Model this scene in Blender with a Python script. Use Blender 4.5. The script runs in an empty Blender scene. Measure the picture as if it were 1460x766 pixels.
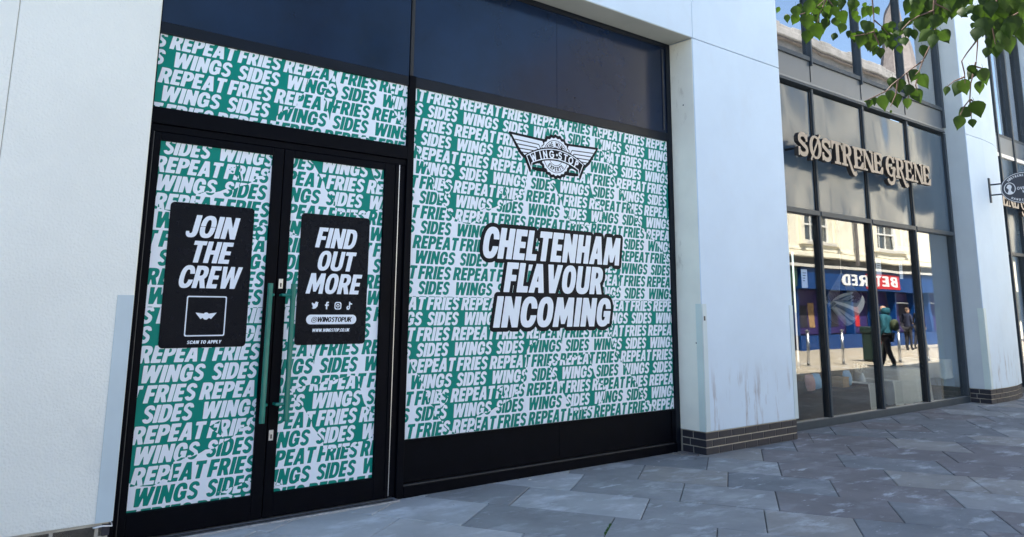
import bpy, bmesh, math, random
import numpy as np
from mathutils import Vector, Matrix
random.seed(7); np.random.seed(7)
SC = bpy.context.scene
COL = SC.collection
PI = math.pi

# ------------------------------------------------------------------ camera
F_PX, CX, CY = 1091.8, 730.0, 238.4
PITCH, ROLL, YAW, EYE = 0.1808, 0.0090, 0.6746, 1.45
fw = Vector((math.sin(YAW)*math.cos(PITCH), math.cos(YAW)*math.cos(PITCH), math.sin(PITCH)))
rt = Vector((math.cos(YAW), -math.sin(YAW), 0)); up = rt.cross(fw)
r2 = math.cos(ROLL)*rt + math.sin(ROLL)*up
u2 = -math.sin(ROLL)*rt + math.cos(ROLL)*up
cd = bpy.data.cameras.new("camera"); co = bpy.data.objects.new("camera", cd); COL.objects.link(co)
co.matrix_world = Matrix(((r2.x, u2.x, -fw.x, 0), (r2.y, u2.y, -fw.y, 0), (r2.z, u2.z, -fw.z, EYE), (0, 0, 0, 1)))
cd.sensor_width = 36; cd.lens = F_PX/1460*36
cd.shift_y = -(383-CY)/1460
cd.clip_start = 0.05; cd.clip_end = 2000
SC.camera = co
# ------------------------------------------------------------------ light
SUN_EL, SUN_AZ = math.radians(56), math.radians(-33)      # azimuth from +Y towards +X
w = bpy.data.worlds.new("World"); SC.world = w; w.use_nodes = True
nt = w.node_tree
sky = nt.nodes.new("ShaderNodeTexSky"); sky.sky_type = 'NISHITA'; sky.sun_disc = False
sky.sun_elevation = SUN_EL; sky.sun_rotation = SUN_AZ
sky.air_density = 1.0; sky.dust_density = 0.6; sky.ozone_density = 1.6
bg = nt.nodes["Background"]; bg.inputs[1].default_value = 0.065
nt.links.new(sky.outputs[0], bg.inputs[0])
sd = bpy.data.lights.new("sun", 'SUN'); sd.energy = 5.0; sd.angle = math.radians(0.5); sd.color = (1, .92, .80)
so = bpy.data.objects.new("sun", sd); COL.objects.link(so)
sv = Vector((math.sin(SUN_AZ)*math.cos(SUN_EL), math.cos(SUN_AZ)*math.cos(SUN_EL), math.sin(SUN_EL)))
so.rotation_euler = sv.to_track_quat('Z', 'Y').to_euler(); so.location = (0, 0, 30)
SC.view_settings.view_transform = 'Standard'; SC.view_settings.look = 'None'
SC.view_settings.exposure = 2.52; SC.view_settings.gamma = 1

# ------------------------------------------------------------------ materials
def mat(name, color, rough=.6, var=.0, scale=4, bump=0, bscale=60, metal=0, spec=.5, color2=None, detail=6, coat=0, stretch=None, bdist=.002):
    m = bpy.data.materials.new(name); m.use_nodes = True
    n = m.node_tree.nodes; l = m.node_tree.links; b = n["Principled BSDF"]
    b.inputs["Roughness"].default_value = rough; b.inputs["Metallic"].default_value = metal
    b.inputs["Specular IOR Level"].default_value = spec
    b.inputs["Coat Weight"].default_value = coat
    tc = n.new("ShaderNodeTexCoord"); src = tc.outputs["Object"]
    if stretch:
        mp = n.new("ShaderNodeMapping"); mp.inputs["Scale"].default_value = stretch; l.new(src, mp.inputs[0]); src = mp.outputs[0]
    c = (*color, 1)
    if var or color2:
        no = n.new("ShaderNodeTexNoise"); no.inputs["Scale"].default_value = scale; no.inputs["Detail"].default_value = detail
        no.inputs["Roughness"].default_value = .62
        l.new(src, no.inputs["Vector"])
        rp = n.new("ShaderNodeValToRGB"); l.new(no.outputs[0], rp.inputs[0])
        rp.color_ramp.elements[0].position = .32; rp.color_ramp.elements[1].position = .68
        c2 = color2 if color2 else tuple(min(1, x*(1+var)) for x in color)
        c1 = color if color2 else tuple(x*(1-var) for x in color)
        rp.color_ramp.elements[0].color = (*c1, 1); rp.color_ramp.elements[1].color = (*c2, 1)
        l.new(rp.outputs[0], b.inputs["Base Color"])
        m["colsock"] = 1
    else:
        b.inputs["Base Color"].default_value = c
    if bump:
        nb = n.new("ShaderNodeTexNoise"); nb.inputs["Scale"].default_value = bscale; nb.inputs["Detail"].default_value = 4
        l.new(src, nb.inputs["Vector"])
        bp = n.new("ShaderNodeBump"); bp.inputs["Strength"].default_value = bump; bp.inputs["Distance"].default_value = bdist
        l.new(nb.outputs[0], bp.inputs["Height"]); l.new(bp.outputs[0], b.inputs["Normal"])
    return m

def overlay(m, color, scale, lo, hi, stretch=(1, 1, 1), zlo=None, zhi=None, strength=1., rough=None, detail=8, zsoft=None, rand=False):
    """stains / wear with a shape of their own, mixed over the base colour"""
    n = m.node_tree.nodes; l = m.node_tree.links; b = n["Principled BSDF"]; sock = b.inputs["Base Color"]
    g = n.new("ShaderNodeNewGeometry")
    mp = n.new("ShaderNodeMapping"); mp.inputs["Scale"].default_value = stretch; l.new(g.outputs["Position"], mp.inputs[0])
    no = n.new("ShaderNodeTexNoise"); no.inputs["Scale"].default_value = scale; no.inputs["Detail"].default_value = detail
    no.inputs["Roughness"].default_value = .65
    l.new(mp.outputs[0], no.inputs["Vector"])
    mr = n.new("ShaderNodeMapRange"); mr.inputs[1].default_value = lo; mr.inputs[2].default_value = hi; mr.clamp = True
    mr.inputs[3].default_value = 0; mr.inputs[4].default_value = strength
    l.new(no.outputs[0], mr.inputs[0]); fac = mr.outputs[0]
    if zlo is not None:
        sp = n.new("ShaderNodeSeparateXYZ"); l.new(g.outputs["Position"], sp.inputs[0])
        z = n.new("ShaderNodeMapRange"); z.interpolation_type = 'SMOOTHSTEP'
        z.inputs[1].default_value = zlo; z.inputs[2].default_value = zhi; z.inputs[3].default_value = 0; z.inputs[4].default_value = 1
        l.new(sp.outputs[2], z.inputs[0])
        mu = n.new("ShaderNodeMath"); mu.operation = 'MULTIPLY'; l.new(fac, mu.inputs[0]); l.new(z.outputs[0], mu.inputs[1]); fac = mu.outputs[0]
    mx = n.new("ShaderNodeMix"); mx.data_type = 'RGBA'
    if sock.is_linked: l.new(sock.links[0].from_socket, mx.inputs[6])
    else: mx.inputs[6].default_value = sock.default_value[:]
    mx.inputs[7].default_value = (*color, 1); l.new(fac, mx.inputs[0]); l.new(mx.outputs[2], sock)
    return m

def glass_mat(name, f0=.08, tint=(.86, .9, .9), rough=0., wav=0., wscale=1., warp=(1, 1, 1)):
    m = bpy.data.materials.new(name); m.use_nodes = True
    n = m.node_tree.nodes; l = m.node_tree.links; n.remove(n["Principled BSDF"])
    out = n["Material Output"]
    g = n.new("ShaderNodeNewGeometry")
    d = n.new("ShaderNodeVectorMath"); d.operation = 'DOT_PRODUCT'; l.new(g.outputs["Normal"], d.inputs[0]); l.new(g.outputs["Incoming"], d.inputs[1])
    a = n.new("ShaderNodeMath"); a.operation = 'ABSOLUTE'; l.new(d.outputs["Value"], a.inputs[0])
    s = n.new("ShaderNodeMath"); s.operation = 'SUBTRACT'; s.inputs[0].default_value = 1; l.new(a.outputs[0], s.inputs[1])
    p = n.new("ShaderNodeMath"); p.operation = 'POWER'; l.new(s.outputs[0], p.inputs[0]); p.inputs[1].default_value = 4.6
    ma = n.new("ShaderNodeMath"); ma.operation = 'MULTIPLY_ADD'; l.new(p.outputs[0], ma.inputs[0]); ma.inputs[1].default_value = 1-f0; ma.inputs[2].default_value = f0
    tr = n.new("ShaderNodeBsdfTransparent"); tr.inputs[0].default_value = (*tint, 1)
    gl = n.new("ShaderNodeBsdfGlossy"); gl.inputs["Roughness"].default_value = rough; gl.inputs[0].default_value = (1, 1, 1, 1)
    mx = n.new("ShaderNodeMixShader"); l.new(ma.outputs[0], mx.inputs[0]); l.new(tr.outputs[0], mx.inputs[1]); l.new(gl.outputs[0], mx.inputs[2])
    l.new(mx.outputs[0], out.inputs[0])
    if wav:
        waves(m, gl, wav, wscale, warp)
    return m

def waves(m, node, strength, scale, warp=(1, 1, 1)):
    n = m.node_tree.nodes; l = m.node_tree.links
    g = n.new("ShaderNodeNewGeometry"); mp = n.new("ShaderNodeMapping"); mp.inputs["Scale"].default_value = warp
    l.new(g.outputs["Position"], mp.inputs[0])
    no = n.new("ShaderNodeTexNoise"); no.inputs["Scale"].default_value = scale; no.inputs["Detail"].default_value = 1.0
    l.new(mp.outputs[0], no.inputs["Vector"])
    bp = n.new("ShaderNodeBump"); bp.inputs["Strength"].default_value = 1; bp.inputs["Distance"].default_value = strength
    l.new(no.outputs[0], bp.inputs["Height"]); l.new(bp.outputs[0], node.inputs["Normal"])

M = {}
M['render_l'] = mat("cream_roughcast_render", (.80, .82, .77), .9, .04, 1.2, .8, 75, bdist=.007)
overlay(M['render_l'], (.50, .53, .53), 1.4, .56, .74, zlo=1.5, zhi=.3, strength=.45)
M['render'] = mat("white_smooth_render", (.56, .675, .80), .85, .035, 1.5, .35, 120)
overlay(M['render'], (.33, .33, .37), 9, .54, .66, stretch=(1, 1, .18), zlo=.98, zhi=.5, strength=.85)
overlay(M['render'], (.5, .51, .56), 2.5, .55, .75, stretch=(1, 1, .6), strength=.16)
overlay(M['render'], (.25, .25, .25), 26, .735, .76, strength=.7)
M['reveal'] = mat("cream_painted_reveal", (.88, .88, .78), .85, .05, 2, .4, 90)
overlay(M['reveal'], (.38, .36, .30), 6, .60, .72, stretch=(1, 1, .4), strength=.5)
M['reveal2'] = mat("pale_blue_reveal", (.58, .64, .66), .85, .04, 2, .3, 90)
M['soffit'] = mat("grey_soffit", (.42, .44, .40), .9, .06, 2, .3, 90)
M['guard'] = mat("pale_blue_grey_guard", (.50, .60, .65), .45, .04, 3)
M['guard2'] = mat("pale_green_grey_guard", (.66, .76, .72), .45, .04, 3)
M['brick'] = mat("charcoal_engineering_brick", (.016, .016, .024), .6, color2=(.034, .032, .043), scale=3, bump=.5, bscale=70)
M['mortar'] = mat("pale_mortar", (.42, .39, .33), .95, .15, 20, .6, 120)
M['black'] = mat("black_powder_coat", (.0010, .0016, .0042), .5, .25, 8, .08, 200, spec=.07)
overlay(M['black'], (.025, .025, .027), 14, .66, .78, stretch=(1, 1, 1), zlo=.35, zhi=0., strength=.8)
M['black_line'] = mat("scuffed_black_edge", (.03, .03, .032), .5, .3, 30)
M['navy'] = mat("navy_gloss_panel", (.0020, .0105, .036), .15, .3, 1.5, spec=.42, coat=.0)
M['navy'].node_tree.nodes["Principled BSDF"].inputs["Coat Roughness"].default_value = .13
overlay(M['navy'], (.012, .016, .025), 9, .64, .72, strength=.5)
M['navy_frame'] = mat("navy_black_frame", (.003, .006, .013), .4, .2, 6, spec=.22)
M['vwhite'] = mat("white_vinyl_print", (.77, .835, .92), .38, .02, 3, .25, 2.5, spec=.3, bdist=.01)
M['vgreen'] = mat("green_vinyl_print", (.004, .225, .180), .45, .05, 3, spec=.12)
M['vblack'] = mat("black_vinyl_print", (.0045, .006, .011), .45, .15, 12, spec=.1)
M['green_paint'] = mat("green_gloss_paint", (.01, .17, .13), .22, .1, 10)
M['steel'] = mat("brushed_steel", (.55, .56, .58), .3, .1, 40, metal=1)
M['alu'] = mat("worn_aluminium", (.38, .39, .41), .45, .25, 25, metal=.6, bump=.3, bscale=150)
M['anthracite'] = mat("anthracite_frame", (.046, .060, .075), .45, .08, 8, spec=.2)
M['anth_light'] = mat("anthracite_trim_highlight", (.17, .185, .2), .35, .08, 8)
M['anth_dark'] = mat("black_gasket", (.01, .012, .015), .6)
M['spandrel'] = mat("grey_spandrel_panel", (.085, .105, .130), .30, .06, 1.2, spec=.6)
M['midpanel'] = mat("grey_backpainted_glass", (.060, .092, .130), .15, .05, .8, spec=.30, coat=.05)
_b = M['midpanel'].node_tree.nodes["Principled BSDF"]; _b.inputs["Coat Roughness"].default_value = .10; _b.inputs["Coat IOR"].default_value = 1.5
waves(M['midpanel'], _b, .10, .9, (1.2, 1, .8))
_n = [x for x in M['midpanel'].node_tree.nodes if x.type == 'BUMP'][0]; M['midpanel'].node_tree.links.new(_n.outputs[0], _b.inputs["Coat Normal"])
M['glass'] = glass_mat("shop_glass", .085, (.90, .93, .94), wav=.0025, wscale=1.0, warp=(1, 1, .8))
M['glass_up'] = glass_mat("upper_glass", .50, (.5, .52, .54), wav=.0045, wscale=.8, warp=(1, 1, .9))
M['bronze'] = mat("bronze_painted_letter", (.29, .24, .195), .45, .06, 6, metal=.1)
M['bronze_side'] = mat("dark_letter_return", (.035, .03, .028), .5)
M['sign_black'] = mat("matt_charcoal_sign", (.055, .060, .072), .55)
M['sign_white'] = mat("white_sign_print", (.8, .8, .8), .5)
M['cream_stone'] = mat("cream_stucco", (.86, .81, .66), .85, .06, 1.2, .3, 30)
overlay(M['cream_stone'], (.46, .40, .29), 1.5, .58, .75, stretch=(1, 1, .3), strength=.5)
M['stone_grey'] = mat("weathered_grey_stone", (.17, .172, .175), .9, .3, 1.5, .4, 20)
M['stone_white'] = mat("white_painted_cornice", (.6, .58, .52), .8, .08, 2)
M['slate'] = mat("slate_spire", (.12, .11, .11), .8, .3, 6)
M['shop_blue'] = mat("blue_fascia", (.002, .042, .18), .4, .04, 3)
M['shop_red'] = mat("red_fascia", (.55, .02, .03), .4)
M['dark_in'] = mat("dark_shop_inside", (.02, .018, .028), .7, .4, 1.2)
M['purple_in'] = mat("dark_purple_shop_panel", (.04, .025, .12), .5)
M['sash_white'] = mat("white_sash_paint", (.75, .75, .72), .5)
M['win_glass'] = mat("dark_window_glass", (.05, .065, .08), .06, spec=1.0)
M['green_shop'] = mat("dark_green_fascia", (.03, .07, .05), .4)
M['tarmac'] = mat("ground_sand_bedding", (.10, .095, .09), .95, .2, 8, .4, 80)
M['joint'] = mat("dark_joint_sand", (.075, .07, .065), .95, .3, 20, .5, 100)
M['bark'] = mat("brown_bark", (.09, .07, .05), .9, .3, 12, .8, 30, bdist=.01)
M['twig'] = mat("red_brown_twig", (.07, .04, .03), .7)
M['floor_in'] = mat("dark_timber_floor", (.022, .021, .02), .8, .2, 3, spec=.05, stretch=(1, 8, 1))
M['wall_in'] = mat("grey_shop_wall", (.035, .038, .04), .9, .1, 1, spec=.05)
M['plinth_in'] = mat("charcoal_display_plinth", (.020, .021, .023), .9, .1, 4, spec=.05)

# stone slab materials; near-left tones lightened in place of missing ground light
def slab_mat(name, c1, c2, st):
    m = mat(name, c1, .68, spec=.3, color2=c2, scale=2.2, bump=.5, bscale=22, detail=10, bdist=.004)
    k = max(c2)
    overlay(m, (k*1.45, k*1.5, k*1.55), 2.3, .52, .68, stretch=(.8, 1.6, 1), strength=.75*st, detail=12)
    overlay(m, tuple(x*.7 for x in c1), 3.1, .50, .72, strength=.45, detail=10)
    overlay(m, (.58, .62, .66), 4.4, .57, .69, stretch=(.5, 1.0, 1), strength=.6*st, detail=14)
    overlay(m, (.62, .66, .70), 15, .66, .70, stretch=(.6, 1.0, 1), strength=.6*st, detail=6)
    overlay(m, (.60, .64, .68), 1.9, .64, .67, stretch=(.6, 1.6, 1), strength=.6*st, detail=13)
    overlay(m, (.06, .06, .06), 31, .74, .765, strength=.8, detail=2)
    return m
M['slab_h'] = slab_mat("lit_grey_sandstone", (.32, .33, .33), (.43, .44, .44), 1)
M['slab_g'] = slab_mat("sun_tinted_paving", (.30, .26, .20), (.42, .37, .29), 1)  # far sunlit paving: the warmth of the sun is put into the colour
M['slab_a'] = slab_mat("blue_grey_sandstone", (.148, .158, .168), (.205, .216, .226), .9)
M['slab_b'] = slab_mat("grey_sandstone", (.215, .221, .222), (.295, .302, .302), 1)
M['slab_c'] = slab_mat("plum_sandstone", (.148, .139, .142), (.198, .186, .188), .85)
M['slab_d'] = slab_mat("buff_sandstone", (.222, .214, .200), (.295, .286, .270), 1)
M['slab_e'] = slab_mat("lit_pale_sandstone", (.36, .37, .37), (.48, .49, .49), 1)
M['slab_f'] = slab_mat("lit_buff_sandstone", (.37, .37, .362), (.48, .48, .472), 1)

def leafmat():
    m = bpy.data.materials.new("green_leaf"); m.use_nodes = True
    n = m.node_tree.nodes; l = m.node_tree.links; b = n["Principled BSDF"]
    b.inputs["Roughness"].default_value = .5; b.inputs["Specular IOR Level"].default_value = .2
    oi = n.new("ShaderNodeObjectInfo"); g = n.new("ShaderNodeNewGeometry")
    rp = n.new("ShaderNodeValToRGB"); l.new(g.outputs["Random Per Island"], rp.inputs[0])
    e = rp.color_ramp.elements; e[0].color = (.005, .014, .004, 1); e[1].color = (.030, .056, .009, 1)
    x = rp.color_ramp.elements.new(.55); x.color = (.012, .030, .005, 1)
    ad = n.new("ShaderNodeMath"); ad.operation = 'ADD'; l.new(oi.outputs["Random"], ad.inputs[0]); l.new(g.outputs["Random Per Island"], ad.inputs[1])
    fr = n.new("ShaderNodeMath"); fr.operation = 'FRACT'; l.new(ad.outputs[0], fr.inputs[0]); l.new(fr.outputs[0], rp.inputs[0])
    l.new(rp.outputs[0], b.inputs["Base Color"])
    tl = n.new("ShaderNodeBsdfTranslucent"); tl.inputs[0].default_value = (.06, .13, .008, 1)
    mx = n.new("ShaderNodeMixShader"); mx.inputs[0].default_value = .25
    l.new(b.outputs[0], mx.inputs[1]); l.new(tl.outputs[0], mx.inputs[2]); l.new(mx.outputs[0], n["Material Output"].inputs[0])
    return m
M['leaf'] = leafmat()

# ------------------------------------------------------------------ object helpers
ORG = {}
def link(o, parent=None):
    COL.objects.link(o)
    if parent is not None: o.parent = parent
def thing(name, label, cat, loc=(0, 0, 0), group=None):
    o = bpy.data.objects.new(name, None); COL.objects.link(o); o.empty_display_size = .2
    o.location = loc; ORG[o] = Vector(loc)
    o['label'] = label; o['category'] = cat
    if group: o['group'] = group
    return o
def tag(o, label, cat, group=None):
    o['label'] = label; o['category'] = cat
    if group: o['group'] = group
    return o
class MB:
    def __init__(s): s.v = []; s.f = []; s.m = []; s.mi = 0
    def add(s, vs, fs):
        k = len(s.v); s.v += [tuple(v) for v in vs]; s.f += [[i+k for i in f] for f in fs]; s.m += [s.mi]*len(fs); return s
    def box(s, x0, x1, y0, y1, z0, z1):
        return s.add([(x0, y0, z0), (x1, y0, z0), (x1, y1, z0), (x0, y1, z0), (x0, y0, z1), (x1, y0, z1), (x1, y1, z1), (x0, y1, z1)],
                     [(0, 3, 2, 1), (4, 5, 6, 7), (0, 1, 5, 4), (1, 2, 6, 5), (2, 3, 7, 6), (3, 0, 4, 7)])
    def prism(s, pts, z0, z1):      # pts counter-clockwise in xy
        n = len(pts)
        return s.add([(x, y, z0) for x, y in pts]+[(x, y, z1) for x, y in pts],
                     [list(range(n))[::-1], list(range(n, 2*n))]+[(i, (i+1) % n, (i+1) % n+n, i+n) for i in range(n)])
    def tube(s, pts, r, n=10, cap=True):
        pts = [Vector(p) for p in pts]; rs = r if isinstance(r, (list, tuple)) else [r]*len(pts)
        k = len(s.v); prev = None
        for i, p in enumerate(pts):
            d = (pts[min(i+1, len(pts)-1)]-pts[max(i-1, 0)]).normalized()
            if prev is None: a = d.orthogonal().normalized()
            else: a = (prev-d*prev.dot(d)).normalized()
            prev = a; b = d.cross(a)
            for j in range(n):
                t = 2*PI*j/n; s.v.append(tuple(p+(a*math.cos(t)+b*math.sin(t))*rs[i]))
        for i in range(len(pts)-1):
            for j in range(n):
                s.f.append([k+i*n+j, k+i*n+(j+1) % n, k+(i+1)*n+(j+1) % n, k+(i+1)*n+j]); s.m.append(s.mi)
        if cap:
            s.f.append([k+j for j in range(n)][::-1]); s.m.append(s.mi)
            s.f.append([k+(len(pts)-1)*n+j for j in range(n)]); s.m.append(s.mi)
        return s
    def lathe(s, prof, c, n=20):
        k = len(s.v)
        for r, z in prof:
            for j in range(n): t = 2*PI*j/n; s.v.append((c[0]+r*math.cos(t), c[1]+r*math.sin(t), c[2]+z))
        for i in range(len(prof)-1):
            for j in range(n): s.f.append([k+i*n+j, k+i*n+(j+1) % n, k+(i+1)*n+(j+1) % n, k+(i+1)*n+j]); s.m.append(s.mi)
        return s
    def build(s, name, m, parent=None, bevel=0, smooth=False, origin=None):
        if origin is None:
            if parent is not None: origin = ORG[parent]
            else:
                a = np.array(s.v); origin = Vector(((a[:, 0].min()+a[:, 0].max())/2, (a[:, 1].min()+a[:, 1].max())/2, a[:, 2].min()))
        origin = Vector(origin)
        me = bpy.data.meshes.new(name)
        me.from_pydata([(x-origin.x, y-origin.y, z-origin.z) for x, y, z in s.v], [], s.f)
        ms = m if isinstance(m, (list, tuple)) else [m]
        for q in ms: me.materials.append(M[q] if isinstance(q, str) else q)
        if len(ms) > 1: me.polygons.foreach_set('material_index', s.m)
        if smooth: me.polygons.foreach_set('use_smooth', [True]*len(me.polygons))
        me.update()
        o = bpy.data.objects.new(name, me); COL.objects.link(o)
        if parent is not None: o.parent = parent; o.location = origin-ORG[parent]
        else: o.location = origin
        ORG[o] = origin
        if bevel:
            md = o.modifiers.new("bevel", 'BEVEL'); md.width = bevel; md.segments = 2; md.limit_method = 'ANGLE'
        return o
def box(name, m, parent, x0, x1, y0, y1, z0, z1, bevel=0):
    return MB().box(x0, x1, y0, y1, z0, z1).build(name, m, parent, bevel)

# ------------------------------------------------------------------ lettering: signed distance shapes -> meshes
def sd_poly(P, poly):
    p = np.asarray(poly, float); q = np.roll(p, -1, 0)
    d = np.full(P.shape[0], 1e9); s = np.zeros(P.shape[0], bool)
    for a, b in zip(p, q):
        e = b-a; L = e@e
        if L < 1e-14: continue
        wv = P-a; t = np.clip((wv@e)/L, 0, 1)
        d = np.minimum(d, ((wv-t[:, None]*e)**2).sum(1))
        c = (a[1] > P[:, 1]) != (b[1] > P[:, 1])
        if abs(e[1]) > 1e-12: s ^= c & (P[:, 0] < e[0]*(P[:, 1]-a[1])/e[1]+a[0])
    d = np.sqrt(d); return np.where(s, -d, d)
def sd_line(P, pts, hw):
    p = np.asarray(pts, float); d = np.full(P.shape[0], 1e9)
    for a, b in zip(p[:-1], p[1:]):
        e = b-a; L = max(e@e, 1e-14); wv = P-a; t = np.clip((wv@e)/L, 0, 1)
        d = np.minimum(d, ((wv-t[:, None]*e)**2).sum(1))
    return np.sqrt(d)-hw
def sup(cx, cy, rx, ry, n=2.5, a0=0, a1=360, k=28):
    r = []
    for i in range(k+1):
        t = math.radians(a0+(a1-a0)*i/k); c, s_ = math.cos(t), math.sin(t)
        r.append((cx+rx*math.copysign(abs(c)**(2/n), c), cy+ry*math.copysign(abs(s_)**(2/n), s_)))
    return r
def R(x0, y0, x1, y1): return [(x0, y0), (x1, y0), (x1, y1), (x0, y1)]
def clampx(p, x): return [(max(a, x), b) for a, b in p]
HV = {}
HV['I'] = (.20, [('+', R(0, 0, .2, 1))])
HV['E'] = (.44, [('+', R(0, 0, .2, 1)), ('+', R(0, 0, .43, .19)), ('+', R(0, .405, .41, .585)), ('+', R(0, .81, .43, 1))])
HV['F'] = (.43, [('+', R(0, 0, .2, 1)), ('+', R(0, .385, .40, .57)), ('+', R(0, .81, .43, 1))])
HV['L'] = (.41, [('+', R(0, 0, .2, 1)), ('+', R(0, 0, .41, .19))])
HV['T'] = (.49, [('+', R(.145, 0, .345, 1)), ('+', R(0, .81, .49, 1))])
HV['H'] = (.54, [('+', R(0, 0, .2, 1)), ('+', R(.34, 0, .54, 1)), ('+', R(0, .4, .54, .59))])
HV['N'] = (.56, [('+', [(0, 0), (0, 1), (.19, 1), (.37, .5), (.37, 1), (.56, 1), (.56, 0), (.37, 0), (.19, .5), (.19, 0)])])
HV['M'] = (.76, [('+', [(0, 0), (.05, 1), (.26, 1), (.38, .52), (.50, 1), (.71, 1), (.76, 0), (.57, 0), (.555, .52), (.44, .1), (.32, .1), (.205, .52), (.19, 0)])])
HV['W'] = (.84, [('+', [(0, 1), (.19, 1), (.245, .4), (.335, 1), (.505, 1), (.595, .4), (.65, 1), (.84, 1), (.72, 0), (.51, 0), (.42, .55), (.33, 0), (.12, 0)])])
HV['V'] = (.6, [('+', [(0, 1), (.2, 1), (.3, .33), (.4, 1), (.6, 1), (.42, 0), (.18, 0)])])
HV['A'] = (.6, [('+', [(0, 0), (.18, 1), (.42, 1), (.6, 0), (.4, 0), (.375, .19), (.225, .19), (.2, 0)]), ('-', [(.25, .36), (.35, .36), (.3, .74)])])
HV['K'] = (.57, [('+', R(0, 0, .2, 1)), ('+', [(.15, .40), (.36, 1), (.58, 1), (.37, .53), (.6, 0), (.38, 0), (.15, .62)])])
HV['Y'] = (.56, [('+', [(0, 1), (.2, 1), (.28, .66), (.36, 1), (.56, 1), (.38, .42), (.38, 0), (.18, 0), (.18, .42)])])
HV['O'] = (.57, [('+', sup(.285, .5, .285, .51)), ('-', sup(.285, .5, .095, .32))])
HV['C'] = (.54, [('+', sup(.285, .5, .285, .51)), ('-', sup(.285, .5, .095, .32)), ('-', R(.27, .37, .7, .63))])
HV['G'] = (.56, [('+', sup(.285, .5, .285, .51)), ('-', sup(.285, .5, .095, .32)), ('-', R(.27, .52, .7, .64)), ('+', R(.30, .35, .565, .53)), ('+', R(.39, .1, .565, .5))])
HV['D'] = (.56, [('+', clampx(sup(.25, .5, .31, .5), .0)), ('+', R(0, 0, .26, 1)), ('-', clampx(sup(.22, .5, .145, .32), .2))])
_P = [('+', clampx(sup(.24, .69, .28, .31), 0)), ('+', R(0, .38, .25, 1)), ('+', R(0, 0, .2, 1)), ('-', clampx(sup(.22, .69, .11, .135), .19))]
HV['P'] = (.51, _P)
HV['R'] = (.54, _P+[('+', [(.2, .46), (.40, .46), (.55, 0), (.34, 0), (.24, .34), (.2, .34)])])
HV['U'] = (.56, [('+', R(0, .3, .56, 1)), ('+', sup(.28, .32, .28, .33)), ('-', R(.19, .3, .37, 1.1)), ('-', sup(.28, .32, .09, .14))])
HV['J'] = (.42, [('+', R(.21, .25, .42, 1)), ('+', sup(.20, .28, .215, .295)), ('-', R(-.2, .26, .21, .7)), ('-', sup(.16, .27, .055, .1))])
_S = sup(.26, .715, .16, .195, 2.2, 5, 200, 14)+sup(.26, .285, .16, .195, 2.2, 38, -165, 14)
HV['S'] = (.5, [('~', _S, .095)])
HV['B'] = (.55, [('+', clampx(sup(.26, .74, .27, .26), 0)), ('+', clampx(sup(.26, .27, .29, .27), 0)), ('+', R(0, 0, .27, 1)), ('-', clampx(sup(.24, .72, .10, .10), .19)), ('-', clampx(sup(.24, .28, .11, .11), .19))])
HV['.'] = (.2, [('+', R(0, 0, .18, .18))])
HV['@'] = (.9, [('+', sup(.45, .45, .45, .55)), ('-', sup(.45, .45, .36, .45)), ('+', sup(.43, .47, .22, .28)), ('-', sup(.43, .47, .11, .16)), ('+', R(.56, .25, .66, .7))])
HV[' '] = (.22, [])
def glyph_sdf(P, g, S, x, z, h, sx, shear, grow=0, font=HV):
    """P (N,2) world plane coords -> distance to the glyph (bottom-left at x,z)"""
    def tr(poly): return [(x+(a*sx+b*shear)*h, z+b*h) for a, b in poly]
    d = np.full(P.shape[0], 1e3)
    for op in g[1]:
        if op[0] == '+': d = np.minimum(d, sd_poly(P, tr(op[1])))
        elif op[0] == '-': d = np.maximum(d, -sd_poly(P, tr(op[1])))
        elif op[0] == '~':
            pts = tr(op[1]); hw = op[2]*h; dl = sd_line(P, pts, hw)
            if len(op) < 4:
                for a, b in ((pts[0], pts[1]), (pts[-1], pts[-2])):
                    a = np.array(a); b = np.array(b); e = (a-b)/max(np.linalg.norm(a-b), 1e-9); n_ = np.array([-e[1], e[0]])
                    cap = [a-n_*hw*1.3, a+n_*hw*1.3, a+n_*hw*1.3+e*hw*1.6, a-n_*hw*1.3+e*hw*1.6]
                    dl = np.maximum(dl, -sd_poly(P, cap))
            d = np.minimum(d, dl)
    return d
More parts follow.
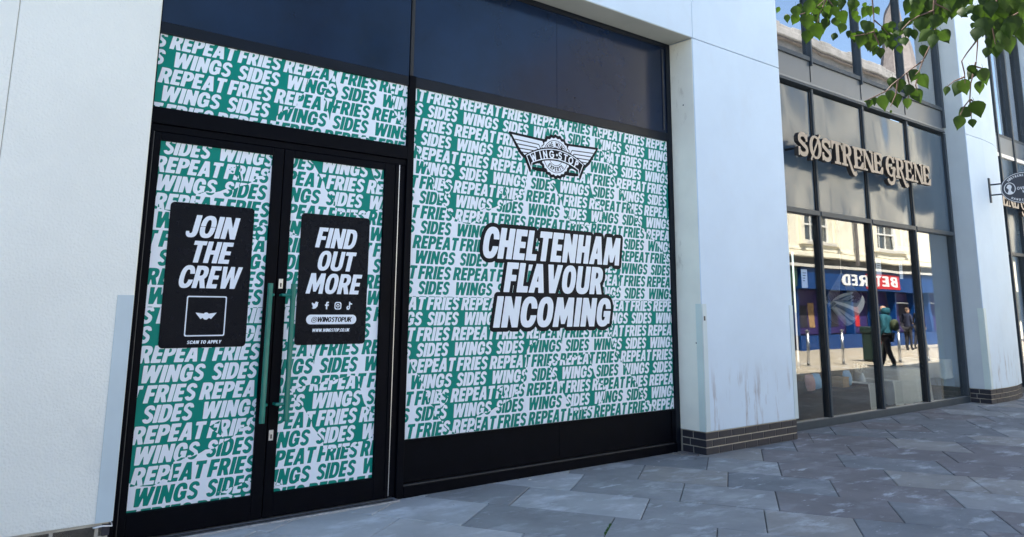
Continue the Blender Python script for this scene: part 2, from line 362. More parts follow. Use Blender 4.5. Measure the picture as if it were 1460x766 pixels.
class Field:
    def __init__(s, x0, x1, z0, z1, c):
        s.x0, s.z0, s.c = x0, z0, c; s.nx = int(math.ceil((x1-x0)/c))+1; s.nz = int(math.ceil((z1-z0)/c))+1
        s.x1, s.z1 = x1, z1
        s.F = np.full((s.nz, s.nx), 1.0)
        s.X = x0+np.arange(s.nx)*c; s.Z = z0+np.arange(s.nz)*c
        s.X[-1] = x1; s.Z[-1] = z1
    def win(s, a, b, c, d):
        i0 = max(0, int((a-s.x0)/s.c)); i1 = min(s.nx, int((b-s.x0)/s.c)+2); j0 = max(0, int((c-s.z0)/s.c)); j1 = min(s.nz, int((d-s.z0)/s.c)+2)
        if i0 >= i1 or j0 >= j1: return None
        X, Z = np.meshgrid(s.X[i0:i1], s.Z[j0:j1]); return (slice(j0, j1), slice(i0, i1)), np.stack([X.ravel(), Z.ravel()], 1), X.shape
    def op(s, fn, bb, mode='min', mg=.02):
        w_ = s.win(bb[0]-mg, bb[1]+mg, bb[2]-mg, bb[3]+mg)
        if w_ is None: return
        sl, P, sh = w_; d = fn(P).reshape(sh)
        if mode == 'min': s.F[sl] = np.minimum(s.F[sl], d)
        elif mode == 'sub': s.F[sl] = np.maximum(s.F[sl], -d)
        elif mode == 'xor': a = s.F[sl]; s.F[sl] = np.maximum(np.minimum(a, d), -np.maximum(a, d))
    def text(s, txt, x, z, h, width=None, shear=.2, sx=1., track=.06, mg=.02, font=HV, mode='min'):
        tot = sum(font[c][0]*sx+track for c in txt)-track
        if width: k = width/(tot*h); sx *= k; track *= k
        for c in txt:
            g = font[c]
            if g[1] and x < s.x1+.2 and x+h > s.x0-.2:
                s.op(lambda P: glyph_sdf(P, g, None, x, z, h, sx, shear, font=font), (x-.25*h, x+(g[0]*sx+shear)*h+.1*h, z-.25*h, z+h*1.1), mode, mg)
            x += (g[0]*sx+track)*h
        return x
    def poly(s, p, mode='min', mg=.02):
        a = np.array(p); s.op(lambda P: sd_poly(P, p), (a[:, 0].min(), a[:, 0].max(), a[:, 1].min(), a[:, 1].max()), mode, mg)
    def line(s, p, hw, mode='min', mg=.02):
        a = np.array(p); s.op(lambda P: sd_line(P, p, hw), (a[:, 0].min(), a[:, 0].max(), a[:, 1].min(), a[:, 1].max()), mode, mg+hw)
    def mesh(s, name, m, parent, y, depth=0, plane=None):
        """marching squares; plane(u,v,w)->world point, default the facade plane at y"""
        F = s.F; ins = F < 0
        V = []; FC = []; cache = {}
        def pt(u, v): V.append((u, v)); return len(V)-1
        def corner(i, j):
            k = (i, j)
            if k not in cache: cache[k] = pt(s.X[i], s.Z[j])
            return cache[k]
        def edge(i, j, i2, j2):
            k = (i, j, i2, j2)
            if k not in cache:
                a, b = F[j, i], F[j2, i2]; t = a/(a-b); t = min(max(t, .02), .98)
                cache[k] = pt(s.X[i]+(s.X[i2]-s.X[i])*t, s.Z[j]+(s.Z[j2]-s.Z[j])*t)
            return cache[k]
        cnt = ins[:-1, :-1].astype(int)+ins[1:, :-1]+ins[:-1, 1:]+ins[1:, 1:]
        side = []
        for j in range(s.nz-1):
            row = cnt[j]; full = np.where(row == 4)[0]
            if len(full):
                br = np.where(np.diff(full) > 1)[0]; st = np.concatenate([[0], br+1]); en = np.concatenate([br, [len(full)-1]])
                for a, b in zip(full[st], full[en]):
                    FC.append([corner(a, j), corner(b+1, j), corner(b+1, j+1), corner(a, j+1)])
            for i in np.where((row > 0) & (row < 4))[0]:
                i = int(i); cs = [(i, j), (i+1, j), (i+1, j+1), (i, j+1)]; f = []; es = []
                for k in range(4):
                    a = cs[k]; b = cs[(k+1) % 4]; ia = ins[a[1], a[0]]; ib = ins[b[1], b[0]]
                    if ia: f.append(corner(*a))
                    if ia != ib:
                        e = edge(*a, *b) if a < b else edge(*b, *a); f.append(e); es.append(e)
                if len(f) > 2: FC.append(f)
                if len(es) == 2: side.append(tuple(es))
        if plane is None: plane = lambda u, v, w_: (u, y+w_, v)
        mb = MB(); n = len(V)
        mb.v = [plane(u, v, 0) for u, v in V]; mb.f = FC; mb.m = [0]*len(FC)
        if depth:
            mb.v += [plane(u, v, depth) for u, v in V]
            mb.f += [[k+n for k in f[::-1]] for f in FC]; mb.m += [1]*len(FC)
            for a, b in side: mb.f.append([a, b, b+n, a+n]); mb.m.append(1)
        if not mb.f: return None
        return mb.build(name, m, parent)
# thin stroke alphabet (logo, small signs) and serif alphabet (fascia letters)
TH = {}
def _t(ch, wd, *lines, hw=.075): TH[ch] = (wd, [('~', l, hw) for l in lines])
_t('W', .9, [(0, 1), (.22, 0), (.45, .8), (.68, 0), (.9, 1)]); _t('I', .1, [(.05, 0), (.05, 1)]); _t('N', .62, [(.03, 0), (.03, 1), (.6, 0), (.6, 1)])
_t('G', .75, sup(.4, .5, .38, .48, 2, 45, 345, 20)+[(.76, .48), (.45, .48)]); _t('S', .55, sup(.27, .74, .23, .24, 2, 30, 240, 10)+sup(.27, .26, .25, .25, 2, 60, -150, 12))
_t('T', .6, [(0, .95), (.6, .95)], [(.3, 0), (.3, .95)]); _t('O', .8, sup(.4, .5, .38, .48, 2, 0, 360, 24)); _t('P', .5, [(.05, 0), (.05, .95), (.3, .95), (.48, .85), (.48, .6), (.3, .48), (.05, .48)])
_t('R', .55, [(.05, 0), (.05, .95), (.3, .95), (.48, .85), (.48, .6), (.3, .48), (.05, .48)], [(.3, .48), (.55, 0)]); _t('E', .45, [(.45, .03), (.05, .03), (.05, .97), (.45, .97)], [(.05, .5), (.4, .5)])
_t('H', .6, [(.05, 0), (.05, 1)], [(.58, 0), (.58, 1)], [(.05, .5), (.58, .5)]); _t('X', .6, [(0, 0), (.6, 1)], [(0, 1), (.6, 0)]); _t('A', .7, [(0, 0), (.35, 1), (.7, 0)], [(.12, .33), (.58, .33)])
_t('V', .7, [(0, 1), (.35, 0), (.7, 1)]); _t('L', .42, [(.05, 1), (.05, .03), (.42, .03)]); _t('D', .6, [(.05, .03), (.05, .97), (.3, .97), (.58, .75), (.58, .25), (.3, .03), (.05, .03)])
_t('U', .6, [(.05, 1), (.05, .3), (.15, .05), (.45, .05), (.56, .3), (.56, 1)]); _t('F', .42, [(.05, 0), (.05, .97), (.42, .97)], [(.05, .5), (.38, .5)]); _t('B', .55, [(.05, .03), (.05, .97), (.3, .97), (.45, .85), (.45, .62), (.3, .5), (.05, .5)], [(.3, .5), (.52, .38), (.52, .15), (.3, .03), (.05, .03)])
_t('Ø', .8, sup(.4, .5, .38, .48, 2, 0, 360, 24), [(.1, -.05), (.7, 1.05)]); _t('.', .2, [(.1, .5), (.1, .52)], hw=.12); _t(' ', .35)
_t('&', .6, [(.6, 0), (.15, .7), (.2, .95), (.4, .95), (.42, .7), (.05, .3), (.15, .03), (.4, .03), (.6, .4)])
SF = {}
SF['S'] = (.70, [('~', sup(.34, .735, .235, .2, 2.1, 15, 205, 14)+sup(.34, .265, .245, .2, 2.1, 40, -165, 14), .088), ('+', [(.52, .66), (.64, .66), (.66, .98), (.6, .98)]), ('+', [(.02, .0), (.08, .0), (.16, .36), (.03, .36)])])
SF['Ø'] = (.84, [('+', sup(.42, .5, .40, .51, 2.1)), ('-', sup(.42, .5, .21, .43, 2.1)), ('~', [(.08, -.1), (.76, 1.1)], .045)])
SF['T'] = (.82, [('+', R(.3, 0, .52, 1)), ('+', R(.19, 0, .63, .09)), ('+', R(0, .9, .82, 1)), ('+', [(0, 1), (0, .64), (.06, .64), (.17, .92)]), ('+', [(.82, 1), (.82, .64), (.76, .64), (.65, .92)])])
SF['R'] = (.86, [('+', R(.1, 0, .31, 1)), ('+', R(0, 0, .42, .09)), ('+', R(0, .91, .4, 1)), ('+', clampx(sup(.38, .73, .36, .27), .1)), ('-', clampx(sup(.36, .73, .17, .19), .31)), ('~', [(.40, .52), (.52, .34), (.62, .12), (.73, -.12), (.83, -.27), (.95, -.31), (1.06, -.22)], .085)])
SF['E'] = (.76, [('+', R(.09, 0, .31, 1)), ('+', R(0, 0, .7, .09)), ('+', R(0, .91, .7, 1)), ('+', R(.3, .46, .55, .55)), ('+', [(.46, .5), (.58, .34), (.58, .68)]), ('+', [(.48, .93), (.72, 1), (.73, .66), (.67, .66)]), ('+', [(.46, .05), (.7, .34), (.79, .34), (.75, 0), (.5, 0)])])
SF['N'] = (.95, [('+', R(.13, 0, .21, .95)), ('+', R(0, 0, .36, .08)), ('+', [(0, 1), (.28, 1), (.85, .05), (.85, -.02), (.66, -.02), (.14, .9), (0, .93)]), ('+', R(.74, 0, .85, 1)), ('+', R(.6, .92, .98, 1))])
SF['G'] = (.84, [('+', sup(.42, .5, .41, .51, 2.1)), ('-', sup(.42, .5, .2, .43, 2.1)), ('-', R(.45, .5, .9, .72)), ('+', R(.58, -.1, .76, .46)), ('+', R(.44, .38, .86, .46)), ('+', [(.6, .7), (.74, .7), (.76, 1.), (.7, 1.)]), ('~', [(.67, .1), (.67, -.14), (.58, -.3), (.38, -.36), (.2, -.3), (.13, -.16)], .08)])

# ================================================================== SETTING: ground, pavement
YG, YP, YF = 5.41, 5.07, 5.385          # glass plane, pillar plane, frame front
def struct(o): o['kind'] = 'structure'; return o
g = MB(); g.add([(-400, -400, -.12), (400, -400, -.12), (400, 400, -.12), (-400, 400, -.12)], [(0, 1, 2, 3)])
struct(g.build("ground", 'tarmac'))
pv = struct(MB().box(-14, 48, -5.3, 6.6, -.10, -.012).build("pavement", 'joint'))
# slabs: rows run at -54.5 deg; s across the rows, t along them, b(t) = s0 - .09 t
SX, SY = .814, .581
bounds = [-14.2+.64*i for i in range(29)]
bounds = [b for b in bounds if b < 3.7]+[3.78, 4.42, 5.05, 5.67, 6.30, 6.94, 7.57, 8.23, 8.91, 9.56, 10.25, 10.94, 11.60, 12.30, 12.95, 13.6, 14.25]
while bounds[-1] < 38: bounds.append(bounds[-1]+.66)
known = {5.05: [-2.95, -2.28], 5.67: [-2.5, -1.81, -.85], 6.30: [-1.65, -.67, .17, .77, 1.57], 6.94: [-1.31, -.44, .28, 1.1, 1.79], 7.57: [-.84, -.09, .76, 1.63],
         8.23: [-.28, .37, 1.29, 1.97], 8.91: [.24, .97, 1.87], 9.56: [.6, 1.15, 2.07], 10.25: [.82, 1.66, 2.37], 10.94: [1.13, 1.77], 11.6: [1.58, 2.3, 3.08], 12.3: [2.06, 2.98], 12.95: [2.55, 3.34], 13.6: [2.95, 3.73]}
def clip(poly, a, b, c):      # keep a*x+b*y <= c
    out = []
    for i in range(len(poly)):
        p, q = poly[i], poly[(i+1) % len(poly)]; dp = a*p[0]+b*p[1]-c; dq = a*q[0]+b*q[1]-c
        if dp <= 0: out.append(p)
        if dp*dq < 0: k = dp/(dp-dq); out.append((p[0]+(q[0]-p[0])*k, p[1]+(q[1]-p[1])*k))
    return out
rs = random.Random(11)
slabs = []
for bi in range(1, len(bounds)):
    b1, b0 = bounds[bi], bounds[bi-1]
    ts = list(known.get(b1, [rs.uniform(-1, 1)]))
    while ts[-1] < 30: ts.append(ts[-1]+rs.choice([.62, .7, .78, .85, .92]))
    while ts[0] > -14: ts.insert(0, ts[0]-rs.choice([.62, .7, .78, .85, .92]))
    for t0, t1 in zip(ts[:-1], ts[1:]):
        e = .0035
        c = [(b0-.09*(t0+e)+e, t0+e), (b0-.09*(t1-e)+e, t1-e), (b1-.09*(t1-e)-e, t1-e), (b1-.09*(t0+e)-e, t0+e)]
        poly = [(s*SX+t*SY, s*SY-t*SX) for s, t in c]
        for pl in ((0, 1, 5.45), (0, -1, 5.1), (1, 0, 44), (-1, 0, 12)): 
            poly = clip(poly, *pl)
            if len(poly) < 3: break
        if len(poly) < 3: continue
        cx = sum(p[0] for p in poly)/len(poly); cy = sum(p[1] for p in poly)/len(poly)
        slabs.append((cx, cy, poly))
def visible(cx, cy):
    v = Vector((cx, cy, -EYE)); z = v.dot(fw)
    if z < .5: return None
    x = v.dot(r2)/z*F_PX+CX; y = CY-v.dot(u2)/z*F_PX
    return (x, y, z) if -60 < x < 1520 and y < 860 else None
vis = sorted([s for s in slabs if visible(s[0], s[1])], key=lambda s: visible(s[0], s[1])[2])
single = vis[:285]; sid = {id(s) for s in single}
def slab_geo(mb, poly, dz, tilt):
    if sum(poly[i][0]*poly[(i+1) % len(poly)][1]-poly[(i+1) % len(poly)][0]*poly[i][1] for i in range(len(poly))) < 0: poly = poly[::-1]
    cx = sum(p[0] for p in poly)/len(poly); cy = sum(p[1] for p in poly)/len(poly); n = len(poly)
    h = lambda x, y: dz+(x-cx)*tilt[0]+(y-cy)*tilt[1]
    ins = []
    for x, y in poly:
        d = math.hypot(x-cx, y-cy); k = max(0, 1-.007/max(d, .02)); ins.append((cx+(x-cx)*k, cy+(y-cy)*k))
    vs = [(x, y, -.05) for x, y in poly]+[(x, y, h(x, y)-.004) for x, y in poly]+[(x, y, h(x, y)) for x, y in ins]
    fs = [[2*n+i for i in range(n)]]
    for i in range(n):
        j = (i+1) % n; fs += [[i, j, n+j, n+i], [n+i, n+j, 2*n+j, 2*n+i]]
    mb.add(vs, fs)
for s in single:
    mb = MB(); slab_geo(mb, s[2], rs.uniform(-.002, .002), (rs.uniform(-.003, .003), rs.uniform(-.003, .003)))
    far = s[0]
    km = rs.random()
    w_ = far+rs.uniform(-.35, .35)  # tones grade paler towards near left, painting in brighter ground light
    if far > 15 and s[1] < 3: m = 'slab_g'  # far slabs in the sun take the sun-tinted colour
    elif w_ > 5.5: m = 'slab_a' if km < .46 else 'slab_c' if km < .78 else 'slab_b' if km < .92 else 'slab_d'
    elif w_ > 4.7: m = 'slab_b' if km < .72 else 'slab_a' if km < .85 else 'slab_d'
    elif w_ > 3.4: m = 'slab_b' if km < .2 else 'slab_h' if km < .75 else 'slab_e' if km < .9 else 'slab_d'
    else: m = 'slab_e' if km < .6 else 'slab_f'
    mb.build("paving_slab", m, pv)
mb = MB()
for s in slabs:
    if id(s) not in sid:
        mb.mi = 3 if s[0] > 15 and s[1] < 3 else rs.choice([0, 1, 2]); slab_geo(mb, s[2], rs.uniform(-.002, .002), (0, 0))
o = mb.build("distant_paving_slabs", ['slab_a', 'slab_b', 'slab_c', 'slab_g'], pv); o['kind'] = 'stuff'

# ================================================================== THE WHITE BUILDING
WB = thing("rendered_building", "large white rendered building whose piers frame the shopfronts, on a dark brick base", "building", (3.8, 7, 0))
HB = 7.3
# left wall in two sheets with a groove at x = .39
box("wall_panel", 'render_l', WB, .392, 1.150, YP, 6.4, .222, 4.397, .006)
box("wall_panel", 'render_l', WB, -14, .3885, YP, 6.4, .222, 4.397, .004)
box("groove_backing", 'mortar', WB, -13.9, 1.10, YP+.008, 6.3, 0, 4.4)
box("pier", 'render', WB, 6.595, 8.290, YP, 6.4, .222, 4.397, .008)
# painted return faces (the cream reveal and the pale soffit)
box("reveal", 'reveal', WB, 6.590, 6.5945, YP+.012, 5.46, .224, 4.392)
box("reveal", 'reveal', WB, 1.1505, 1.155, YP+.012, 5.46, .224, 4.392)
box("soffit", 'soffit', WB, 1.16, 6.585, YP+.010, 5.5, 4.400, 4.404)
box("lintel_wall", 'render', WB, -14, 6.597, YP, 6.4, 4.405, HB, .006)
box("lintel_wall", 'render', WB, 6.602, 8.290, YP, 6.4, 4.405, HB, .006)
box("parapet", 'anthracite', WB, -14.05, 21.5, YP-.05, 6.5, HB, HB+.12)
box("floor_slab", 'wall_in', WB, -14, 21.4, 6.4, 14, HB-.35, HB-.01)
box("back_wall", 'wall_in', WB, -14, 21.4, 13.9, 14.2, 0, HB-.36)
box("end_wall", 'render', WB, -14, -13.8, 6.4, 13.9, 0, HB-.36)
# second pier: reveal, front face turning gently away
P2 = [(13.875, 6.0), (13.875, 5.42), (13.87, YP), (14.55, 5.06), (15.1, 5.10), (15.6, 5.20), (15.62, 6.0)]
def shrink(P, k): cx, cy = 14.7, 5.6; return [(cx+(x-cx)*(1-k), cy+(y-cy)*(1-k)) for x, y in P]
MB().prism(P2, .222, 4.395).build("pier", 'render', WB, .008)
MB().prism(P2, 4.402, HB-.002).build("pier", 'render', WB, .008)
MB().add([(13.868, YP+.015, .226), (13.873, 5.46, .226), (13.873, 5.46, HB-.1), (13.868, YP+.015, HB-.1)], [(0, 3, 2, 1)]).build("reveal", 'reveal2', WB)
MB().prism([(18.05, 6.0), (18.05, YP+.02), (21.4, YP+.3), (21.4, 6.0)], .222, HB-.002).build("pier", 'render', WB, .008)
# plinth cores (mortar) and bricks
def plinth(P, x0, x1):
    MB().prism(P, 0, .219).build("mortar_bed", 'mortar', WB)
bm_cache = {}
def brick(a, b, z0, z1, parent):
    """one brick face-on between ground points a and b (outer face), 100 mm deep"""
    L = math.hypot(b[0]-a[0], b[1]-a[1]); key = round(L, 3)
    if key not in bm_cache:
        d, h, c = .09, z1-z0, .004
        me = bpy.data.meshes.new("brick")
        vs = [(0, c, 0), (L, c, 0), (L, d, 0), (0, d, 0), (0, c, h), (L, c, h), (L, d, h), (0, d, h), (c, 0, c), (L-c, 0, c), (L-c, 0, h-c), (c, 0, h-c)]
        fs = [(0, 3, 2, 1), (4, 5, 6, 7), (1, 2, 6, 5), (2, 3, 7, 6), (3, 0, 4, 7), (8, 9, 10, 11), (0, 1, 9, 8), (1, 5, 10, 9), (5, 4, 11, 10), (4, 0, 8, 11)]
        me.from_pydata(vs, [], fs); me.materials.append(M['brick']); bm_cache[key] = me
    o = bpy.data.objects.new("brick", bm_cache[key]); COL.objects.link(o); o.parent = parent
    o.location = Vector((a[0], a[1], z0))-ORG[parent]; o.rotation_euler = (0, 0, math.atan2(b[1]-a[1], b[0]-a[0]))
def brick_run(a, b, parent, first, unit=.215, gap=.011, courses=3):
    a = Vector(a); b = Vector(b); L = (b-a).length; d = (b-a)/L
    for k in range(courses):
        z0 = .002+k*.0735; x = 0; w_ = first[k % len(first)]
        while x < L-.02:
            e = min(x+w_, L)
            if L-e < .05: e = L
            brick(tuple(a+d*x), tuple(a+d*e), z0, z0+.0625, parent); x = e+gap; w_ = unit
plinth([(6.612, 6.0), (6.612, YP+.016), (8.262, YP+.016), (8.262, 6.0)], 0, 0)
brick_run((6.602, 5.38), (6.602, 5.106), WB, (.13, .09, .13))
brick_run((6.600, YP+.008), (8.265, YP+.008), WB, (.21, .10, .21))
brick_run((8.268, 5.11), (8.268, 5.42), WB, (.21, .1, .21))
plinth([(-4, 6.0), (-4, YP+.016), (1.135, YP+.016), (1.135, 6.0)], 0, 0)
brick_run((-3.2, YP+.008), (1.142, YP+.008), WB, (.2, .1, .2))
q = [(x, y+.008) for x, y in P2[2:6]]
MB().prism([(13.89, 6.0), (13.89, YP+.02), (14.55, 5.08), (15.08, 5.118), (15.57, 5.215), (15.6, 6.0)], 0, .219).build("mortar_bed", 'mortar', WB)
brick_run((13.880, 5.39), (13.880, 5.106), WB, (.13, .09, .13))
for a, b in zip(q[:-1], q[1:]): brick_run(a, b, WB, (.21, .12, .21))
# corner guards up to 1.5 m
def guard(name, x0, x1, y0, y1, m): return box(name, m, WB, x0, x1, y0, y1, .226, 1.500)
guard("corner_guard", 1.060, 1.150, YP-.004, YP-.0005, 'guard')
guard("corner_guard", 6.5975, 6.665, YP-.004, YP-.0005, 'guard')
guard("corner_guard", 6.5865, 6.5895, YP-.004, YP+.075, 'guard2')
guard("corner_guard", 8.215, 8.290, YP-.004, YP-.0005, 'guard')
guard("corner_guard", 13.8735, 13.96, YP-.0045, YP-.0012, 'guard')
guard("corner_guard", 13.8645, 13.8675, YP-.004, YP+.09, 'guard2')
# small fixings and marks on the first pier
MB().box(6.617, 6.637, YP-.009, YP-.0045, 1.33, 1.375).build("sticker", 'black_line', WB)
for x, y, z in ((6.589, 5.22, 3.66), (6.589, 5.15, 1.1)): MB().box(x-.004, x+.001, y-.006, y+.006, z-.006, z+.006).build("wall_plug", 'anth_dark', WB)
# ================================================================== BLACK SHOPFRONT WITH THE GREEN PRINT
SFR = thing("black_shopfront", "black framed shopfront with double doors, covered in green and white lettered window print", "shopfront", (3.9, YG, 0))
X0, X1 = 1.165, 6.585
D0, D1 = YF, YG+.06
def fr(name, x0, x1, z0, z1, m='black', y0=D0, y1=D1, bevel=.004): return box(name, m, SFR, x0, x1, y0, y1, z0, z1, bevel)
box("backing_board", 'anth_dark', SFR, X0, X1, YG+.07, YG+.1, .0, 4.398)
fr("frame_jamb", X0, 1.225, 0, 4.398, y0=YF-.03)
fr("frame_jamb", 6.515, X1, 0, 4.398, 'navy_frame')
fr("head_rail", 1.226, 6.514, 4.345, 4.398, 'navy_frame')
fr("transom_rail", 1.226, 3.193, 3.272, 3.352, 'navy_frame')
fr("transom_rail", 3.257, 6.514, 3.269, 3.360, 'navy_frame')
fr("mullion", 3.194, 3.256, 0, 3.36, 'black', y0=YF-.012)
fr("mullion", 3.200, 3.232, 3.361, 4.344, 'anth_dark')
fr("upper_panel", 1.228, 3.198, 3.355, 4.343, 'navy', YG-.012, YG+.03, .002)
fr("upper_panel", 3.236, 4.872, 3.363, 4.343, 'navy', YG-.012, YG+.03, .0015)
fr("upper_panel", 4.8745, 6.512, 3.363, 4.343, 'navy', YG-.012, YG+.03, .0015)
fr("glazing_bead", 6.452, 6.470, 3.39, 4.32, 'black_line', YG-.022, YG-.013, 0)
# door head
fr("door_head", 1.226, 3.193, 2.640, 2.752, y0=YF-.012)
fr("door_head_bead", 1.226, 3.193, 2.588, 2.638, 'black', YF+.004, D1)
fr("door_jamb", 3.094, 3.128, 0.02, 2.587, y0=YF-.004); fr("door_jamb", 3.136, 3.193, 0.02, 2.587, y0=YF+.01)
fr("door_jamb", 1.228, 1.246, 0.02, 2.587, 'black', y0=YF-.012)
MB().box(3.1285, 3.1355, YF+.002, YF+.012, .03, 2.585).build("jamb_seal", 'steel', SFR)
MB().box(1.2465, 1.2525, YF-.002, YF+.008, .03, 2.585).build("jamb_seal", 'black_line', SFR)
# threshold
box("threshold", 'alu', SFR, 1.17, 3.19, 5.30, 5.47, -.012, .012, .003)
MB().box(1.2, 3.15, 5.318, 5.326, .0125, .016).box(1.2, 3.15, 5.345, 5.352, .0125, .016).build("threshold_groove", 'anth_dark', SFR)
# stall riser under the large window
fr("stall_riser", 3.258, 4.894, .105, .412, 'black', YF+.012, D1, .0015); fr("stall_riser", 4.897, 6.45, .105, .412, 'black', YF+.012, D1, .0015)
fr("stall_riser_rail", 3.258, 6.513, 0, .086, 'black', YF-.015, D1, .006)
fr("stall_riser_lip", 3.258, 6.47, .0865, .0945, 'black_line', YF-.012, D1, 0)
fr("stall_riser_stile", 6.452, 6.513, .0955, .411, 'black', YF+.004, YF+.0115, .002)
fr("sill_rail", 3.258, 6.513, .4125, .4235, 'black', YF, D1, .002)
# ---- the print: row grid measured on the window
PITCH_R = .1243; CAP = .107; R1 = 3.162; PER = .812
rowx = {1: ('F', 3.385), 2: ('S', 3.390), 3: ('F', 3.330), 4: ('S', 3.330), 5: ('F', 3.731), 6: ('S', 3.729), 7: ('F', 3.333), 8: ('S', 3.332), 9: ('F', 3.354), 10: ('S', 3.351), 11: ('F', 3.756), 12: ('S', 3.755), 13: ('F', 3.349), 14: ('S', 3.347)}
INV = [(-.6, -.40), (.03, -.477), (.11, -.605), (.184, -.728), (.251, -.853), (.34, -.965), (.429, -1.065), (.533, -1.106), (.705, -1.093), (.711, -.981), (.874, -.942), (1.009, -.892), (1.189, -.797), (1.239, -.64), (1.255, -.506), (1.288, -.414), (1.41, -.351), (1.481, -.169), (1.553, -.033), (1.562, .13), (2.116, .13), (2.196, .027), (2.223, -.131), (2.281, -.306), (2.41, -.51), (2.501, -.624), (2.624, -.745), (2.717, -.884), (2.853, -1.021), (3.038, -1.121), (3.202, -1.299), (3.4, -1.40), (3.4, -1.742), (-.6, -1.742)]
SUBS = [[(1.499, -.577), (2.039, -.516), (2.077, -.639), (2.134, -.754), (2.251, -.85), (2.23, -.937), (2.033, -1.021), (1.788, -1.012), (1.733, -.894), (1.652, -.765)],
        [(2.26, -1.405), (2.491, -1.432), (2.435, -1.683), (2.256, -1.686)], [(1.62, -.2), (1.70, -.05), (1.74, -.18), (1.68, -.42)], [(1.0, -1.2), (1.35, -1.13), (1.5, -1.22), (1.2, -1.27)]]
ADDS = [[(.30, -.75), (.42, -.80), (.36, -.9)], [(2.30, -.25), (2.36, -.2), (2.34, -.40)], [(.92, -.78), (1.0, -.74), (1.02, -.86)]]
rj = random.Random(5)
def jag(poly, amp=.014, step=.045, closed=True):
    out = []
    for i in range(len(poly) if closed else len(poly)-1):
        a, b = poly[i], poly[(i+1) % len(poly)]; L = math.hypot(b[0]-a[0], b[1]-a[1]); n = max(1, int(L/step))
        ex, ey = (b[0]-a[0])/L, (b[1]-a[1])/L
        for k in range(n):
            t = (k+(rj.uniform(-.3, .3) if k else 0))/n; am = (rj.uniform(-1, 1)*amp if k else 0)
            if rj.random() < .1 and k: am *= 2
            out.append((a[0]+(b[0]-a[0])*t-ey*am, a[1]+(b[1]-a[1])*t+ex*am))
    return out
INVJ = jag(INV[:32], closed=False)+[INV[31], INV[32], INV[33]]
SUBJ = [jag(s, .013) for s in SUBS]; ADDJ = [jag(s, .009) for s in ADDS]
def print_sheet(x0, x1, z0, z1, dx, dz, c=.0045):
    """white lettering as torn, inverted print: returns the field"""
    f = Field(x0, x1, z0, z1, c)
    for r in range(-14, 36):
        base = R1-(r-1)*PITCH_R+dz
        if base > z1+.02 or base+CAP < z0-.02: continue
        k = (r-1) % 14+1; tp, xs = rowx[k]; xs += (.055 if (r > 14 and k < 3) else .02 if r > 14 else 0)+dx
        for n in range(-5, 6):
            x = xs+n*PER
            if x > x1+.2 or x+PER < x0-.2: continue
            if tp == 'F':
                f.text('FRIES', x, base, CAP, .312, .2, mg=.012); f.text('REPEAT', x+.345, base, CAP, .440, .2, mg=.012)
            else:
                f.text('SIDES', x, base, CAP, .302, .2, mg=.012); f.text('WINGS', x+.365, base, CAP, .392, .2, mg=.012)
    # inverted regions, period 14 rows
    inv = Field(x0, x1, z0, z1, c)
    for n in range(-2, 4):
        oz = 3.267+dz-n*14*PITCH_R; ox = 3.256+dx
        if oz-1.75 > z1 or oz+.2 < z0: continue
        T = lambda P: [(a+ox, b+oz) for a, b in P]
        inv.poly(T(INVJ), 'min', .05)
        for s in ADDJ: inv.poly(T(s), 'min', .03)
        for s in SUBJ: inv.poly(T(s), 'sub', .03)
    a, b = f.F-.0012, inv.F
    f.F = np.maximum(np.minimum(a, b), -np.maximum(a, b))
    return f
def print_part(x0, x1, z0, z1, dx, dz, parent, lp=None):
    s = MB().box(x0, x1, YG-.003, YG+.004, z0, z1).build("window_print", 'vgreen', parent)
    f = print_sheet(x0+.0005, x1-.0005, z0+.0005, z1-.0005, dx, dz)
    f.mesh("print_lettering", 'vwhite', lp or s, YG-.0042)['kind'] = 'stuff'
    return s
MAINP = print_part(3.258, 6.512, .425, 3.268, 0, 0, SFR)
print_part(1.227, 3.192, 2.754, 3.271, -2.43, .016, SFR)
# ---- doors
def door(x0, x1, g0, g1, dx, dz, label):
    d = MB()
    d.box(x0, g0-.001, YF, D1, .022, 2.585).box(g1+.001, x1, YF, D1, .022, 2.585).box(g0-.001, g1+.001, YF, D1, .022, .176).box(g0-.001, g1+.001, YF, D1, 2.532, 2.585)
    o = d.build("door_leaf", 'black', SFR, .004); o['label'] = label
    print_part(g0, g1, .178, 2.530, dx, dz, o, o)
    return o
DL = door(1.254, 2.152, 1.298, 2.073, -2.412, -.097, "left door leaf with the JOIN THE CREW notice")
DR = door(2.158, 3.092, 2.232, 2.999, -2.452, -.088, "right door leaf with the FIND OUT MORE notice")
# handles, locks
def handle(x, xm, parent):
    h = MB(); h.tube([(x, 5.315, .655), (x, 5.315, 1.60)], .019, 14)
    for z in (.77, 1.52): h.tube([(x, 5.315, z), (xm, 5.34, z), (xm, YF, z)], .0115, 10)
    return h.build("pull_handle", 'green_paint', parent, smooth=False)
handle(2.085, 2.118, DL); handle(2.255, 2.190, DR)
for par, x, z in ((DR, 2.185, 1.60), (DR, 2.183, .56)):
    lk = MB().box(x-.016, x+.016, YF-.006, YF-.0005, z-.035, z+.035).build("lock_plate", 'steel', par, .002)
    MB().box(x-.005, x+.005, YF-.008, YF-.0065, z-.022, z+.006).build("keyhole", 'anth_dark', par)
